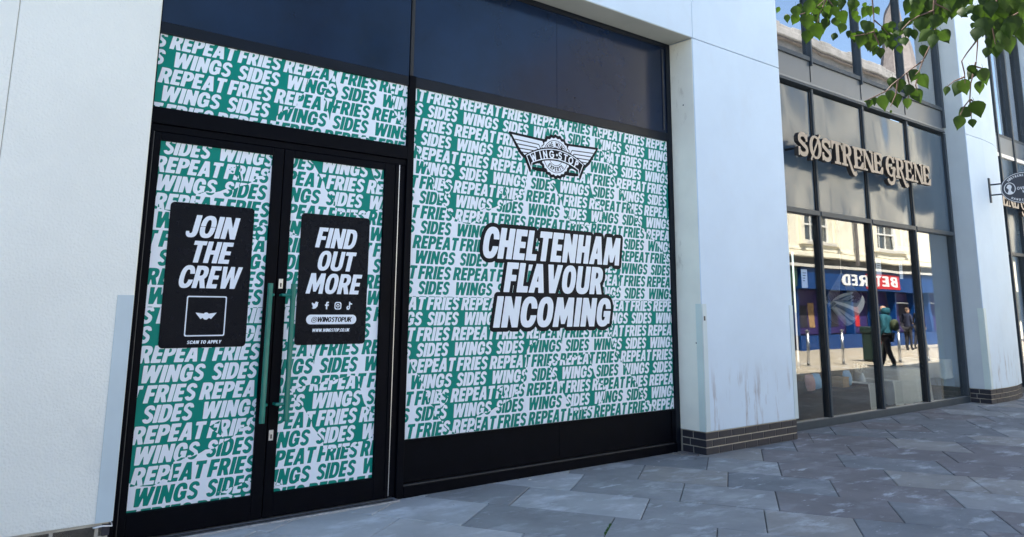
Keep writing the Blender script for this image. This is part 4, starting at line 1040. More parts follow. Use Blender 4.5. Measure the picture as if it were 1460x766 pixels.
# wall built round the openings: piers between windows and bands
edges = [OX0]+[e for x in wins for e in (x-1.05, x+1.05)]+[OX1]
for i in range(0, len(edges), 2):
    ob("wall_pier", 'cream_stone', edges[i], edges[i+1], OY-.35, OY, 3.42, 10.5)
zb = [3.42, 4.0, 5.35, 6.6, 8.3, 9.3, 10.5, 11.0]
for x in wins:
    for a, b in ((3.42, 4.0), (5.35, 6.6), (8.3, 9.0), (10.0, 10.5)):
        ob("wall_band", 'cream_stone', x-1.049, x+1.049, OY-.35, OY-.003, a, b)
    for za, zc in zs:
        wnd = ob("window", 'sash_white', x-1.04, x+1.04, OY-.22, OY-.18, za+.01, za+.07)
        for a, b, c, d in ((x-1.04, x-.94, za+.071, zc-.08), (x+.94, x+1.04, za+.071, zc-.08), (x-1.04, x+1.04, zc-.079, zc-.01), (x-.939, x+.939, (za+zc)/2-.03, (za+zc)/2+.03), (x-.33, x-.29, za+.071, (za+zc)/2-.031), (x+.29, x+.33, za+.071, (za+zc)/2-.031), (x-.33, x-.29, (za+zc)/2+.031, zc-.08), (x+.29, x+.33, (za+zc)/2+.031, zc-.08)):
            box("sash_bar", 'sash_white', wnd, a, b, OY-.22, OY-.175, c, d)
        box("pane", 'win_glass', wnd, x-.939, x+.939, OY-.25, OY-.235, za+.07, zc-.07)
        ob("window_sill", 'stone_white', x-1.2, x+1.2, OY+.001, OY+.12, za-.12, za-.001)
    # pilasters either side, with consoles
for x in wins:
    for sgn in (-1, 1):
        xx = x+sgn*1.35
        ob("pilaster", 'cream_stone', xx-.13, xx+.13, OY+.001, OY+.13, 4.02, 10.5, bevel=.01)
        ob("console", 'cream_stone', xx-.16, xx+.16, OY+.001, OY+.2, 3.86, 4.019)
        for zc in (4.5, 5.0, 5.5, 6.2): ob("pilaster_groove", 'slate', xx-.132, xx+.132, OY+.131, OY+.134, zc, zc+.012)
ob("string_course", 'cream_stone', OX0, OX1, OY+.001, OY+.10, 3.42, 3.60, bevel=.02); ob("string_course", 'cream_stone', OX0, OX1, OY+.001, OY+.06, 3.64, 3.72)
ob("cornice", 'stone_white', OX0, OX1, OY-.3, OY+.32, 10.502, 10.85, bevel=.04); ob("cornice", 'stone_white', OX0, OX1, OY-.3, OY+.5, 10.851, 11.10, bevel=.03)
ob("frieze", 'stone_grey', OX0, OX1, OY-.3, OY+.1, 11.101, 11.6); ob("parapet_shadow_groove", 'slate', OX0, OX1, OY-.3, OY+.28, 11.601, 11.66); ob("parapet", 'stone_grey', OX0, OX1, OY-.3, OY+.35, 11.661, 11.95, bevel=.04)
rq = random.Random(4); xx = OX0
while xx < OX1-.7:
    ww = rq.uniform(.5, .9); ob("coping_stone", 'stone_grey', xx, min(xx+ww-.02, OX1), OY-.28, OY+.28, 11.951, 11.951+rq.uniform(.14, .26), bevel=.03); xx += ww
ob("building_mass", 'stone_grey', OX0+.1, OX1-.1, OY-9, OY-.36, 0, 11.4)
ob("downpipe", 'slate', 30.05, 30.17, OY+.14, OY+.24, 3.2, 10.5)
# turret
TU = thing("spire", "tall grey slate spire rising behind the parapet of the stucco building across the street", "spire", (39.2, OY-1.7, 12))
n8 = 8; base = [(39.2+.95*math.cos(PI/4*i+PI/8), OY-1.7+.95*math.sin(PI/4*i+PI/8)) for i in range(n8)]
MB().prism(base, 11.42, 12.6).build("drum", 'stone_grey', TU)
MB().add([(x+(x-39.2)*.15, y+(y-OY+1.7)*.15, 12.61) for x, y in base]+[(39.2, OY-1.7, 18.6)], [(i, (i+1) % 8, 8) for i in range(8)]+[list(range(8))[::-1]]).build("roof", 'slate', TU)

# shop with the blue fascia
BF = thing("blue_shop", "blue betting shop with a red banded fascia under the cream building", "shop", (31, OY, 0))
def bb(name, m, x0, x1, y0, y1, z0, z1, bevel=0): return box(name, m, BF, x0, x1, y0, y1, z0, z1, bevel)
bb("fascia_board", 'shop_blue', 25.6, 38.0, OY+.001, OY+.32, 2.22, 2.98)
bb("fascia_cornice", 'stone_white', 25.4, 38.2, OY+.001, OY+.42, 3.0, 3.10)
bb("red_band", 'shop_red', 30.25, 33.25, OY+.321, OY+.34, 2.30, 2.90)
# lettering runs towards -X for a reader in the street
f = Field(-33.1, -28.2, 2.3, 2.95, .02)
f.text('BETFRED', -33.0, 2.40, .42, 4.55, .0, track=.1)
f.mesh("fascia_lettering", 'sign_white', BF, 0, 0, plane=lambda u, v, w_: (-u, OY+.345, v))
bb("shop_window", 'purple_in', 25.8, 37.8, OY-.30, OY-.25, .55, 2.2)
bb("stall_riser", 'shop_blue', 25.8, 37.8, OY-.02, OY+.06, .0, .52)
for x in (25.7, 27.9, 29.6, 31.4, 33.2, 35.0, 36.6, 37.9): bb("shopfront_mullion", 'shop_blue', x-.06, x+.06, OY-.2, OY+.08, .521, 2.219)
bb("shop_ceiling", 'dark_in', 25.8, 37.8, OY-.34, OY-.301, 0, 2.2); bb("window_transom", 'sash_white', 33.3, 37.8, OY-.2, OY-.15, 1.75, 1.80)
for i, (x, w_, m) in enumerate(((26.3, .5, 'dark_in'), (26.9, .4, 'card_brown'), (28.4, .7, 'dark_in'), (30.3, .35, 'shop_red'), (32.2, .8, 'shop_blue'), (34.2, .7, 'dark_in'), (36.0, .5, 'shop_red'))):
    bb("window_poster", m, x, x+w_, OY-.245, OY-.235, .8, 1.6+.1*(i % 3))
GSH = thing("green_shop", "dark green shopfront to the left of the blue betting shop across the street", "shop", (22, OY, 0))
def gs(name, m, x0, x1, y0, y1, z0, z1): return box(name, m, GSH, x0, x1, y0, y1, z0, z1)
gs("fascia_board", 'green_shop', 15.0, 25.35, OY+.001, OY+.3, 2.3, 2.98); gs("shop_window", 'win_glass', 15.0, 25.35, OY-.3, OY-.25, .5, 2.29); gs("stall_riser", 'green_shop', 15.0, 25.35, OY-.02, OY+.05, 0, .5)
for x in (15.1, 17.2, 19.4, 21.6, 23.7, 25.3): gs("shopfront_pillar", 'green_shop', x-.1, x+.1, OY-.2, OY+.08, .501, 2.299)
gs("fascia_cornice", 'stone_white', 14.9, 25.38, OY+.001, OY+.4, 3.0, 3.1)
WSH = thing("white_shop", "plain pale shopfront opposite the lettered window, left of the green one", "shop", (8, OY, 0))
def ws(name, m, x0, x1, y0, y1, z0, z1): return box(name, m, WSH, x0, x1, y0, y1, z0, z1)
ws("fascia_board", 'linen2', 2.0, 14.8, OY+.001, OY+.3, 2.4, 3.1); ws("shop_window", 'win_glass', 2.0, 14.8, OY-.3, OY-.25, .5, 2.39); ws("stall_riser", 'stone_white', 2.0, 14.8, OY-.02, OY+.05, 0, .5)
for x in (2.2, 4.7, 7.2, 9.7, 12.2, 14.6): ws("shopfront_pillar", 'stone_white', x-.15, x+.15, OY-.2, OY+.08, .501, 2.399)
LOW = thing("low_building", "low pale rendered building on the far side of the street opposite the lettered window", "building", (10, OY-3, 0))
box("wall", 'cream_stone', LOW, 13.6, 18.9, OY-8, OY-.31, 0, 5.9); box("coping", 'stone_white', LOW, 13.5, 18.95, OY-8, OY-.1, 5.901, 6.05)
box("wall", 'stone_grey', LOW, -12, 13.59, OY-8, OY-.31, 0, 4.2); box("coping", 'stone_white', LOW, -12.1, 13.49, OY-8, OY-.1, 4.201, 4.35)
for i in range(2): box("window", 'win_glass', LOW, 14.4+i*2.4, 15.6+i*2.4, OY-.309, OY-.28, 3.7, 5.1)
# far end of the street and left neighbour
LB = thing("brick_terrace", "plain grey terrace continuing the far side of the street past the cream building", "building", (52, OY-3, 0))
box("wall", 'cream_stone', LB, 42.6, 70, OY-9, OY-.1, 0, 9.5)
for i in range(8):
    for z in (1.0, 4.2, 7.0): box("window", 'win_glass', LB, 44+i*3.2, 45.2+i*3.2, OY-.099, OY-.06, z, z+1.5)
box("roof", 'slate', LB, 42.5, 70.2, OY-9, OY+.2, 9.501, 10.2)

# street furniture between the two sides
for i, (x, y, lb) in enumerate(((19.06, -.40, "slim steel bollard in the street opposite the leftmost grey framed pane"), (20.41, -.14, "slim steel bollard mirrored in the second pane"), (22.6, .35, "slim steel bollard mirrored near the right hand pane"), (24.0, .5, "slim steel bollard farthest along the street row"))):
    b = thing("bollard", lb, "bollard", (x, y, 0), "steel bollards along the street")
    MB().tube([(x, y, 0), (x, y, .88)], .038, 14).build("post", 'steel', b, smooth=True)
    MB().lathe([(.055, .0), (.055, .03), (0, .045)], (x, y, .88), 14).build("cap", 'steel', b); MB().lathe([(.09, .001), (.09, .02), (.05, .03)], (x, y, 0), 14).build("base_collar", 'steel', b)
bn = thing("litter_bin", "dark green square litter bin standing in the street, mirrored in the second pane", "bin", (21.9, -.17, 0))
M['bin'] = mat("dark_green_bin_paint", (.010, .028, .024), .4)
MB().box(21.95, 22.35, -.42, .08, .05, .80).build("body", 'bin', bn, .02); MB().box(21.92, 22.38, -.46, .12, .801, .98).build("hood", 'bin', bn, .03); MB().box(21.99, 22.31, -.38, .04, .001, .05).build("foot", 'anth_dark', bn)
MB().box(22.02, 22.28, .1205, .125, .84, .93).build("opening", 'anth_dark', bn)

# ================================================================== PEOPLE (seen mirrored)
M['skin'] = mat("skin", (.50, .31, .23), .6); M['hair'] = mat("short_hair", (.10, .07, .05), .8)
M['teal'] = mat("teal_hooded_jacket", (.006, .085, .12), .8, .1, 20); M['trouser'] = mat("dark_trousers", (.02, .02, .026), .85); M['navyc'] = mat("navy_jumper", (.015, .02, .05), .85)
M['greyc'] = mat("grey_tshirt", (.10, .10, .11), .85); M['pack'] = mat("olive_backpack", (.05, .065, .03), .8, .3, 30); M['red'] = mat("red_bag_cloth", (.35, .02, .02), .7)
def skin_obj(name, verts, edges, rad, m, parent, root=0):
    me = bpy.data.meshes.new(name); me.from_pydata([tuple(Vector(v)-ORG[parent]) for v in verts], edges, []); me.materials.append(M[m])
    o = bpy.data.objects.new(name, me); COL.objects.link(o); o.parent = parent; ORG[o] = ORG[parent]
    md = o.modifiers.new("skin", 'SKIN'); md.use_smooth_shade = True
    for i, r_ in enumerate(rad): me.skin_vertices[0].data[i].radius = (r_, r_) if not isinstance(r_, tuple) else r_
    me.skin_vertices[0].data[root].use_root = True
    o.modifiers.new("sub", 'SUBSURF').levels = 1; o.modifiers["sub"].render_levels = 1
    return o
def person(x, y, face, H, label, top, legs, pose='stand', hood=False, pack=False):
    """face: heading (rad from +X). local f = forward, s = left"""
    t = thing("person", label, "person", (x, y, 0)); k = H/1.75
    c, s_ = math.cos(face), math.sin(face)
    def W(f, l, z): return (x+(f*c-l*s_)*k, y+(f*s_+l*c)*k, z*k)
    st = .20 if pose == 'walk' else .03
    # body: torso + legs + arms as one skinned surface
    V = [W(0, 0, .93), W(0, 0, 1.12), W(.01, 0, 1.30), W(.01, 0, 1.44), W(.02, 0, 1.50),
         W(0, .10, .88), W(st*.5, .10, .50), W(st, .10, .09), W(st+.14, .11, .04),
         W(0, -.10, .88), W(-st*.25, -.10, .50), W(-st, -.10, .10), W(-st+.13, -.11, .04),
         W(0, .19, 1.41), W(-.03, .25, 1.14), W(.12, .22, .92) if pose != 'fold' else W(.20, .06, 1.12), W(.17, .21, .86) if pose != 'fold' else W(.23, -.05, 1.13),
         W(0, -.19, 1.41), W(-.03, -.25, 1.14), W(.10, -.22, .92) if pose != 'fold' else W(.20, -.06, 1.10), W(.15, -.21, .86) if pose != 'fold' else W(.23, .05, 1.10)]
    E_ = [(0, 1), (1, 2), (2, 3), (3, 4), (0, 5), (5, 6), (6, 7), (7, 8), (0, 9), (9, 10), (10, 11), (11, 12), (3, 13), (13, 14), (14, 15), (15, 16), (3, 17), (17, 18), (18, 19), (19, 20)]
    Rr = [.14, .13, .15, .12, .055, .095, .065, .045, .04, .095, .065, .045, .04, .065, .05, .038, .03, .065, .05, .038, .03]
    b = skin_obj("body", V, E_, [r_*k for r_ in Rr], top, t)
    # trousers over the legs
    skin_obj("trousers", [W(0, 0, .95), V[5], V[6], V[7], V[9], V[10], V[11]], [(0, 1), (1, 2), (2, 3), (0, 4), (4, 5), (5, 6)], [r_*k for r_ in (.155, .11, .08, .06, .11, .08, .06)], legs, t)
    for i_ in (8, 12): skin_obj("shoe", [tuple(Vector(V[i_])-Vector((c, s_, 0))*.16*k), V[i_]], [(0, 1)], [.05*k, .042*k], 'anth_dark', t)
    hd = MB(); R_ = []
    for i in range(9):
        a = -PI/2+PI*i/8; R_.append((.082*k*math.cos(a)*(1.0 if a > 0 else .9), 1.62*k+.118*k*math.sin(a)))
    hd.lathe([(r_, z) for r_, z in R_], (x+.02*c*k, y+.02*s_*k, 0), 14)
    ho = hd.build("head", 'skin', t, smooth=True)
    nz = W(.115, 0, 1.61); MB().add([W(.095, .014, 1.59), W(.095, -.014, 1.59), W(.122, 0, 1.595), W(.098, 0, 1.64)], [(0, 1, 2), (0, 2, 3), (1, 3, 2)]).build("nose", 'skin', t)
    for sgn in (-1, 1):
        skin_obj("hand", [V[16 if sgn > 0 else 20], tuple(Vector(V[16 if sgn > 0 else 20])+Vector((.05*c*k, .05*s_*k, -.05*k)))], [(0, 1)], [.032*k, .03*k], 'skin', t)
        MB().add([W(.0, sgn*.082, 1.60), W(.03, sgn*.084, 1.60), W(.03, sgn*.092, 1.65), W(0, sgn*.094, 1.65)], [(0, 1, 2, 3)]).build("ear", 'skin', t)
    if hood:
        skin_obj("hood", [W(-.02, 0, 1.47), W(-.02, 0, 1.61), W(-.01, 0, 1.70)], [(0, 1), (1, 2)], [.10*k, .120*k, .105*k], top, t)
    else:
        hh = MB(); hh.lathe([(.086*k*math.cos(a), 1.63*k+.118*k*math.sin(a)) for a in [i*PI/12+.25 for i in range(6)]]+[(0, 1.75*k)], (x-.005*c, y-.005*s_, 0), 14); hh.build("hair", 'hair', t, smooth=True)
    if pack:
        skin_obj("backpack", [W(-.20, 0, 1.02), W(-.22, 0, 1.22), W(-.19, 0, 1.38)], [(0, 1), (1, 2)], [.15*k, .16*k, .12*k], 'pack', t)
        bg_ = skin_obj("carrier_bag", [W(.15, -.26, .82), W(.15, -.27, .62)], [(0, 1)], [.05*k, .12*k], 'red', t)
    return t
person(20.15, 1.2, -PI/2-.2, 1.58, "person in a teal hooded jacket with an olive backpack walking away down the street", 'teal', 'trouser', 'walk', True, True)
person(29.7, -2.6, .3, 1.58, "person in a navy jumper with arms folded, left of the three by the blue shop", 'navyc', 'trouser', 'fold')
person(30.95, -2.7, .2, 1.62, "person in dark clothes mid stride, middle one of the three outside the blue shop", 'trouser', 'trouser', 'walk')
person(33.2, -2.6, PI, 1.60, "person in a grey T-shirt with arms folded, right of the three by the blue shop", 'greyc', 'navyc', 'fold')

# ================================================================== TREE
LEAVES=[[2.76,1.638,2.629,0.0404,0.18,0.09,-0.98],[2.823,1.64,2.642,0.0559,-0.18,0.36,-0.92],[2.902,1.663,2.726,0.0382,-0.06,0.27,-0.96],[2.76,1.54,2.646,0.079,-0.09,0.3,-0.95],[2.832,1.592,2.619,0.081,0.11,0.14,-0.98],[3.05,1.719,2.639,0.0712,-0.01,0.24,-0.97],[3.041,1.659,2.645,0.0935,0.32,-0.04,-0.95],[2.974,1.622,2.679,0.0612,0.55,-0.25,-0.79],[2.979,1.605,2.731,0.0688,0.04,0.2,-0.98],[2.969,1.578,2.68,0.068,0.2,0.07,-0.98],[3.025,1.581,2.736,0.069,0.21,0.06,-0.98],[3.08,1.57,2.755,0.0619,0.1,0.15,-0.98],[2.941,1.521,2.625,0.0518,0.35,-0.06,-0.94],[3.128,1.586,2.711,0.0742,0.5,-0.2,-0.84],[3.108,1.533,2.747,0.0655,-0.1,0.3,-0.95],[2.985,1.633,2.726,0.0693,0.03,0.21,-0.98],[2.933,1.566,2.628,0.0597,-0.08,0.29,-0.95],[2.893,1.596,2.722,0.06,0.16,0.1,-0.98],[2.994,1.692,2.738,0.0548,0.14,0.12,-0.98],[2.883,1.494,2.645,0.0582,0.37,-0.08,-0.92],[2.993,1.424,2.652,0.0658,-0.21,0.38,-0.9],[2.907,1.361,2.614,0.0529,0.09,0.15,-0.98],[2.892,1.326,2.603,0.0418,0.51,-0.22,-0.83],[2.818,1.339,2.519,0.0617,-0.17,0.35,-0.92],[2.878,1.394,2.494,0.0773,-0.11,0.31,-0.95],[2.942,1.384,2.495,0.0852,0.03,0.21,-0.98],[3.026,1.394,2.475,0.0542,0.15,0.11,-0.98],[2.967,1.356,2.508,0.0638,0.06,0.18,-0.98],[3.043,1.37,2.526,0.0723,0.02,0.21,-0.98],[3.076,1.365,2.513,0.0508,0.17,0.09,-0.98],[2.998,1.338,2.555,0.0641,0.67,-0.39,-0.63],[3.032,1.363,2.544,0.0433,0.24,0.04,-0.97],[2.752,1.373,2.479,0.0191,0.08,0.17,-0.98],[3.082,1.328,2.561,0.0434,-0.26,0.41,-0.87],[2.841,1.23,2.441,0.0266,0.44,-0.14,-0.89],[2.964,1.25,2.507,0.0483,0.13,0.13,-0.98],[2.919,1.231,2.534,0.0477,-0.28,0.42,-0.86],[2.955,1.441,2.544,0.0507,0.35,-0.06,-0.94],[2.907,1.379,2.512,0.0564,0.46,-0.17,-0.87],[2.961,1.377,2.524,0.0499,-0.12,0.31,-0.94],[2.853,1.195,2.567,0.08,-0.19,0.37,-0.91],[2.76,1.127,2.511,0.0703,-0.06,0.27,-0.96],[2.713,1.101,2.432,0.0687,0.14,0.12,-0.98],[2.813,1.126,2.498,0.0646,0.22,0.05,-0.97],[2.691,1.083,2.386,0.0677,-0.51,0.56,-0.66],[2.829,1.112,2.525,0.0776,0.19,0.07,-0.98],[2.662,1.05,2.347,0.0604,-0.03,0.25,-0.97],[2.76,1.072,2.402,0.0437,0.02,0.21,-0.98],[2.947,1.127,2.567,0.0735,0.15,0.11,-0.98],[2.8,1.087,2.462,0.0699,-0.16,0.34,-0.93],[2.877,1.091,2.51,0.0649,0.23,0.04,-0.97],[2.862,1.065,2.519,0.0707,0.09,0.16,-0.98],[3.013,1.089,2.579,0.0805,0.25,0.03,-0.97],[2.857,1.015,2.522,0.0633,0.21,0.06,-0.98],[2.765,1.041,2.385,0.065,0.53,-0.23,-0.82],[2.949,1.196,2.411,0.064,0.25,0.03,-0.97],[2.917,1.009,2.55,0.0514,0.57,-0.28,-0.77],[2.876,0.998,2.502,0.0474,-0.37,0.48,-0.8],[2.756,0.953,2.4,0.0271,-0.04,0.26,-0.96],[2.798,1.151,2.501,0.0583,0.21,0.06,-0.98],[2.818,1.121,2.552,0.0648,-0.01,0.24,-0.97],[2.858,1.109,2.559,0.0652,0.28,-0.0,-0.96],[2.892,1.091,2.569,0.0719,-0.07,0.28,-0.96],[2.69,0.988,2.482,0.0663,0.21,0.06,-0.98],[2.852,1.132,2.475,0.0521,0.15,0.11,-0.98],[2.68,1.086,2.504,0.0558,0.13,0.13,-0.98],[2.89,1.059,2.51,0.0516,0.02,0.21,-0.98],[2.726,0.918,2.432,0.0534,0.29,-0.01,-0.96],[2.744,0.918,2.38,0.0772,0.03,0.21,-0.98],[2.732,0.887,2.43,0.0706,0.15,0.11,-0.98],[2.918,0.921,2.489,0.0811,0.15,0.11,-0.98],[2.838,0.924,2.386,0.073,0.07,0.18,-0.98],[2.769,0.873,2.379,0.0589,0.18,0.09,-0.98],[2.96,0.902,2.481,0.0689,0.18,0.09,-0.98],[2.758,0.835,2.365,0.0754,0.13,0.12,-0.98],[2.946,0.87,2.48,0.0804,0.27,0.01,-0.96],[2.826,0.837,2.358,0.0708,0.29,-0.01,-0.96],[2.984,0.921,2.373,0.0817,0.27,0.01,-0.96],[2.955,0.957,2.356,0.0693,0.12,0.13,-0.98],[2.752,0.918,2.295,0.0414,-0.05,0.27,-0.96],[2.922,0.969,2.471,0.0632,-0.01,0.23,-0.97],[2.74,0.847,2.438,0.0583,0.2,0.07,-0.98],[2.869,0.86,2.483,0.0606,0.19,0.08,-0.98],[2.998,0.879,2.457,0.0626,0.05,0.19,-0.98],[2.665,0.914,2.335,0.058,-0.04,0.26,-0.97],[2.923,0.958,2.376,0.0564,0.16,0.1,-0.98],[2.992,0.871,2.512,0.0501,0.15,0.11,-0.98],[2.71,0.859,2.322,0.0518,0.1,0.15,-0.98],[2.908,0.931,2.516,0.0688,0.3,-0.02,-0.95],[2.731,0.9,2.459,0.0592,0.0,0.23,-0.97],[2.786,0.898,2.41,0.0717,0.27,0.01,-0.96],[2.994,0.926,2.47,0.0762,0.13,0.13,-0.98],[2.682,0.828,2.327,0.0623,0.23,0.05,-0.97],[3.009,0.897,2.472,0.0695,-0.12,0.32,-0.94],[2.872,0.829,2.436,0.0658,0.02,0.21,-0.98],[3.054,0.896,2.409,0.0635,0.11,0.14,-0.98],[2.901,0.917,2.516,0.0622,0.05,0.19,-0.98],[2.835,0.955,2.432,0.0554,-0.16,0.34,-0.93],[2.763,0.86,2.418,0.0647,0.29,-0.0,-0.96],[2.84,1.193,2.296,0.0588,-0.2,0.37,-0.91],[2.994,1.217,2.307,0.0782,0.53,-0.23,-0.82],[3.051,1.272,2.271,0.0766,0.46,-0.17,-0.87],[2.99,1.345,2.334,0.0527,-0.06,0.27,-0.96],[3.024,1.329,2.322,0.0669,0.1,0.15,-0.98],[3.011,1.343,2.261,0.0703,0.3,-0.02,-0.95],[2.712,1.227,2.204,0.0478,-0.0,0.23,-0.97],[2.749,1.267,2.189,0.0714,0.29,-0.01,-0.96],[2.975,1.28,2.231,0.0514,0.05,0.19,-0.98],[2.89,1.239,2.259,0.0567,-0.18,0.36,-0.92],[2.856,1.354,2.235,0.0409,0.09,0.16,-0.98],[2.732,1.312,2.195,0.0393,-0.1,0.3,-0.95],[2.789,1.353,2.226,0.0148,-0.79,0.61,0.07],[2.829,1.28,2.177,0.0146,0.18,0.08,-0.98],[3.0,1.06,2.305,0.0587,-0.29,0.43,-0.86],[2.879,1.011,2.282,0.0438,0.44,-0.15,-0.89],[3.099,1.147,2.285,0.0749,-0.22,0.39,-0.9],[3.089,1.115,2.28,0.0741,0.35,-0.06,-0.93],[2.966,1.138,2.251,0.0429,-0.1,0.3,-0.95],[2.877,0.97,2.246,0.074,0.36,-0.07,-0.93],[2.942,1.013,2.229,0.0569,0.18,0.08,-0.98],[2.997,1.048,2.164,0.0773,0.38,-0.09,-0.92],[3.079,1.126,2.183,0.067,-0.54,0.58,-0.61],[2.825,1.051,2.088,0.0617,-0.07,0.28,-0.96],[2.885,1.03,2.094,0.0373,0.21,0.06,-0.98]]
TWIGS=[[[2.966,1.545,2.789],[2.953,1.564,2.752],[2.912,1.609,2.699],[2.867,1.649,2.68],[2.832,1.678,2.68]],[[2.953,1.564,2.752],[2.988,1.547,2.708],[3.012,1.529,2.7]],[[2.912,1.609,2.699],[2.907,1.626,2.647],[2.904,1.635,2.618]],[[2.953,1.564,2.752],[2.937,1.592,2.685],[2.936,1.602,2.648]],[[2.857,1.33,2.687],[2.877,1.337,2.592],[2.889,1.347,2.51]],[[2.882,1.339,2.568],[2.907,1.324,2.544],[2.936,1.309,2.51]],[[2.885,1.346,2.523],[2.857,1.372,2.513],[2.82,1.403,2.505]],[[2.888,1.346,2.516],[2.904,1.341,2.482],[2.912,1.34,2.458]],[[2.797,1.074,2.599],[2.803,1.09,2.511],[2.817,1.092,2.455],[2.808,1.115,2.385],[2.796,1.135,2.341],[2.789,1.151,2.297],[2.78,1.161,2.284]],[[2.949,1.198,2.383],[2.919,1.229,2.353],[2.891,1.259,2.32],[2.866,1.287,2.289],[2.855,1.3,2.269],[2.821,1.332,2.246],[2.792,1.36,2.228]],[[2.941,1.214,2.343],[2.937,1.23,2.29],[2.944,1.228,2.27]],[[2.882,1.269,2.309],[2.883,1.281,2.256],[2.873,1.3,2.21]],[[2.905,1.244,2.336],[2.918,1.244,2.29],[2.921,1.255,2.237]],[[2.803,1.09,2.511],[2.765,1.125,2.492],[2.742,1.147,2.473],[2.721,1.171,2.441]],[[2.804,1.083,2.536],[2.847,1.054,2.512],[2.864,1.035,2.537]],[[2.818,0.876,2.538],[2.81,0.902,2.455],[2.778,0.948,2.365],[2.781,0.953,2.336],[2.784,0.963,2.282]],[[2.993,1.022,2.429],[2.968,1.054,2.378],[2.957,1.07,2.349],[2.969,1.069,2.308],[2.977,1.073,2.269]],[[2.998,1.038,2.346],[2.992,1.06,2.269],[2.996,1.07,2.212],[2.982,1.088,2.183],[2.975,1.1,2.154]],[[2.971,1.071,2.292],[2.945,1.096,2.278],[2.925,1.117,2.256]],[[3.0,1.04,2.33],[3.026,1.021,2.321],[3.034,1.019,2.302]],[[2.999,1.068,2.212],[3.019,1.057,2.193]],[[2.996,1.07,2.212],[3.01,1.076,2.142]],[[2.81,0.902,2.455],[2.855,0.871,2.432],[2.872,0.872,2.372]],[[2.81,0.902,2.455],[2.812,0.913,2.401],[2.828,0.914,2.342]],[[2.855,0.871,2.432],[2.885,0.842,2.456],[2.906,0.82,2.48]]]

TR = thing("street_tree", "street tree whose leafy twigs hang into the top right of the view", "tree", (4.6, .2, 0))
MB().tube([(4.6, .2, 0), (4.62, .2, 1.2), (4.55, .25, 2.6), (4.5, .2, 4.2), (4.55, .1, 6.4)], [.15, .12, .105, .085, .03], 14).build("trunk", 'bark', TR, smooth=True)
mb = MB()
mb.tube([(4.55, .25, 2.9), (4.2, .5, 3.5), (3.6, .9, 3.75), (3.0, 1.1, 3.7)], [.06, .045, .03, .015], 8)
mb.tube([(4.53, .22, 3.5), (4.0, 1.0, 3.9), (3.4, 1.7, 3.7), (2.9, 1.75, 3.3)], [.05, .035, .02, .01], 8)
for i in range(16):
    a = i*2.4; z = 3.0+i*.2; L = 1.9-.07*i
    mb.tube([(4.52, .2, z), (4.52+L*.5*math.cos(a), .2+L*.5*math.sin(a), z+.5), (4.52+L*math.cos(a), .2+L*math.sin(a), z+.8)], [.035, .022, .008], 6)
mb.build("limb", 'bark', TR, smooth=True)
tips = [(2.85, 1.45, 3.45), (2.95, 1.25, 3.5), (3.0, 1.1, 3.6), (3.0, 1.15, 3.65)]
for t_ in TWIGS:
    P = [Vector(p) for p in t_]
    MB().tube(P, [.0035]+[.0022]*(len(P)-2)+[.0012], 6).build("twig", 'twig', TR)
mb = MB()
for st in (TWIGS[0], TWIGS[4], TWIGS[8], TWIGS[14]):
    p = Vector(st[0]); mb.tube([p, p+Vector((.05, -.05, .25)), Vector((3.0, 1.1, 3.7))], [.0035, .005, .012], 6)
mb.build("twig", 'twig', TR)
def leaf_mesh(seed):
    r_ = random.Random(seed); me = bpy.data.meshes.new("leaf"); V = []; Fc = []
    prof = [(0, 0), (.06, .20), (.20, .36), (.38, .42), (.54, .35), (.72, .21), (.87, .075), (1.0, 0)]
    curl = r_.uniform(.05, .22); fold = r_.uniform(.12, .35); asym = r_.uniform(-.04, .04)
    n = len(prof)
    for i, (t, wd) in enumerate(prof): V.append((0, -curl*t*t, -t))
    for sgn in (-1, 1):
        for half in (.55, 1.0):
            for i, (t, wd) in enumerate(prof): V.append((sgn*wd*half*(1+sgn*asym)*1.02, -curl*t*t-fold*wd*half*(1.2-.3*half)+.02*math.sin(i*2.1+sgn), -t+.07*(half*wd)*1.2))
    for s_ in range(2):
        a, b, c = 0, n*(1+2*s_), n*(2+2*s_)
        for i in range(n-1):
            q1 = [a+i, a+i+1, b+i+1, b+i]; q2 = [b+i, b+i+1, c+i+1, c+i]
            if s_: q1.reverse(); q2.reverse()
            Fc += [q1, q2]
    # stalk
    k = len(V); V += [(-.012, 0, 0), (.012, 0, 0), (.008, .05, .22), (-.008, .05, .22)]; Fc.append([k, k+1, k+2, k+3])
    me.from_pydata(V, [], Fc); me.materials.append(M['leaf']); me.polygons.foreach_set('use_smooth', [True]*len(me.polygons)); return me
LM = [leaf_mesh(i) for i in range(7)]
rl = random.Random(3)
extra = []
for (x, y, z, L, dx_, dy_, dz_) in LEAVES:
    if z > 2.42 and rl.random() < .75:
        extra.append((x+rl.uniform(-.05, .09), y+rl.uniform(-.02, .09), z+rl.uniform(-.035, .06), L*rl.uniform(.6, .95), dx_+rl.uniform(-.5, .5), dy_+rl.uniform(-.4, .4), dz_))
for (x, y, z, L, dx_, dy_, dz_) in LEAVES+extra:
    o = bpy.data.objects.new("leaf", rl.choice(LM)); COL.objects.link(o); o.parent = TR
    d = Vector((dx_, dy_, dz_)).normalized(); zax = -d
    toc = (Vector((0, 0, EYE))-Vector((x, y, z))).normalized(); toc = (toc+Vector((rl.uniform(-.5, .5), rl.uniform(-.5, .5), rl.uniform(-.3, .3)))).normalized()
    yax = (toc-zax*toc.dot(zax)).normalized(); xax = yax.cross(zax)
    Mx = Matrix((xax, yax, zax)).transposed().to_4x4(); S_ = Matrix.Diagonal((L*rl.uniform(.72, .95), L*.85, L*.88, 1))
    o.matrix_local = Matrix.Translation(Vector((x, y, z))-d*L*.5-ORG[TR]) @ Mx @ S_
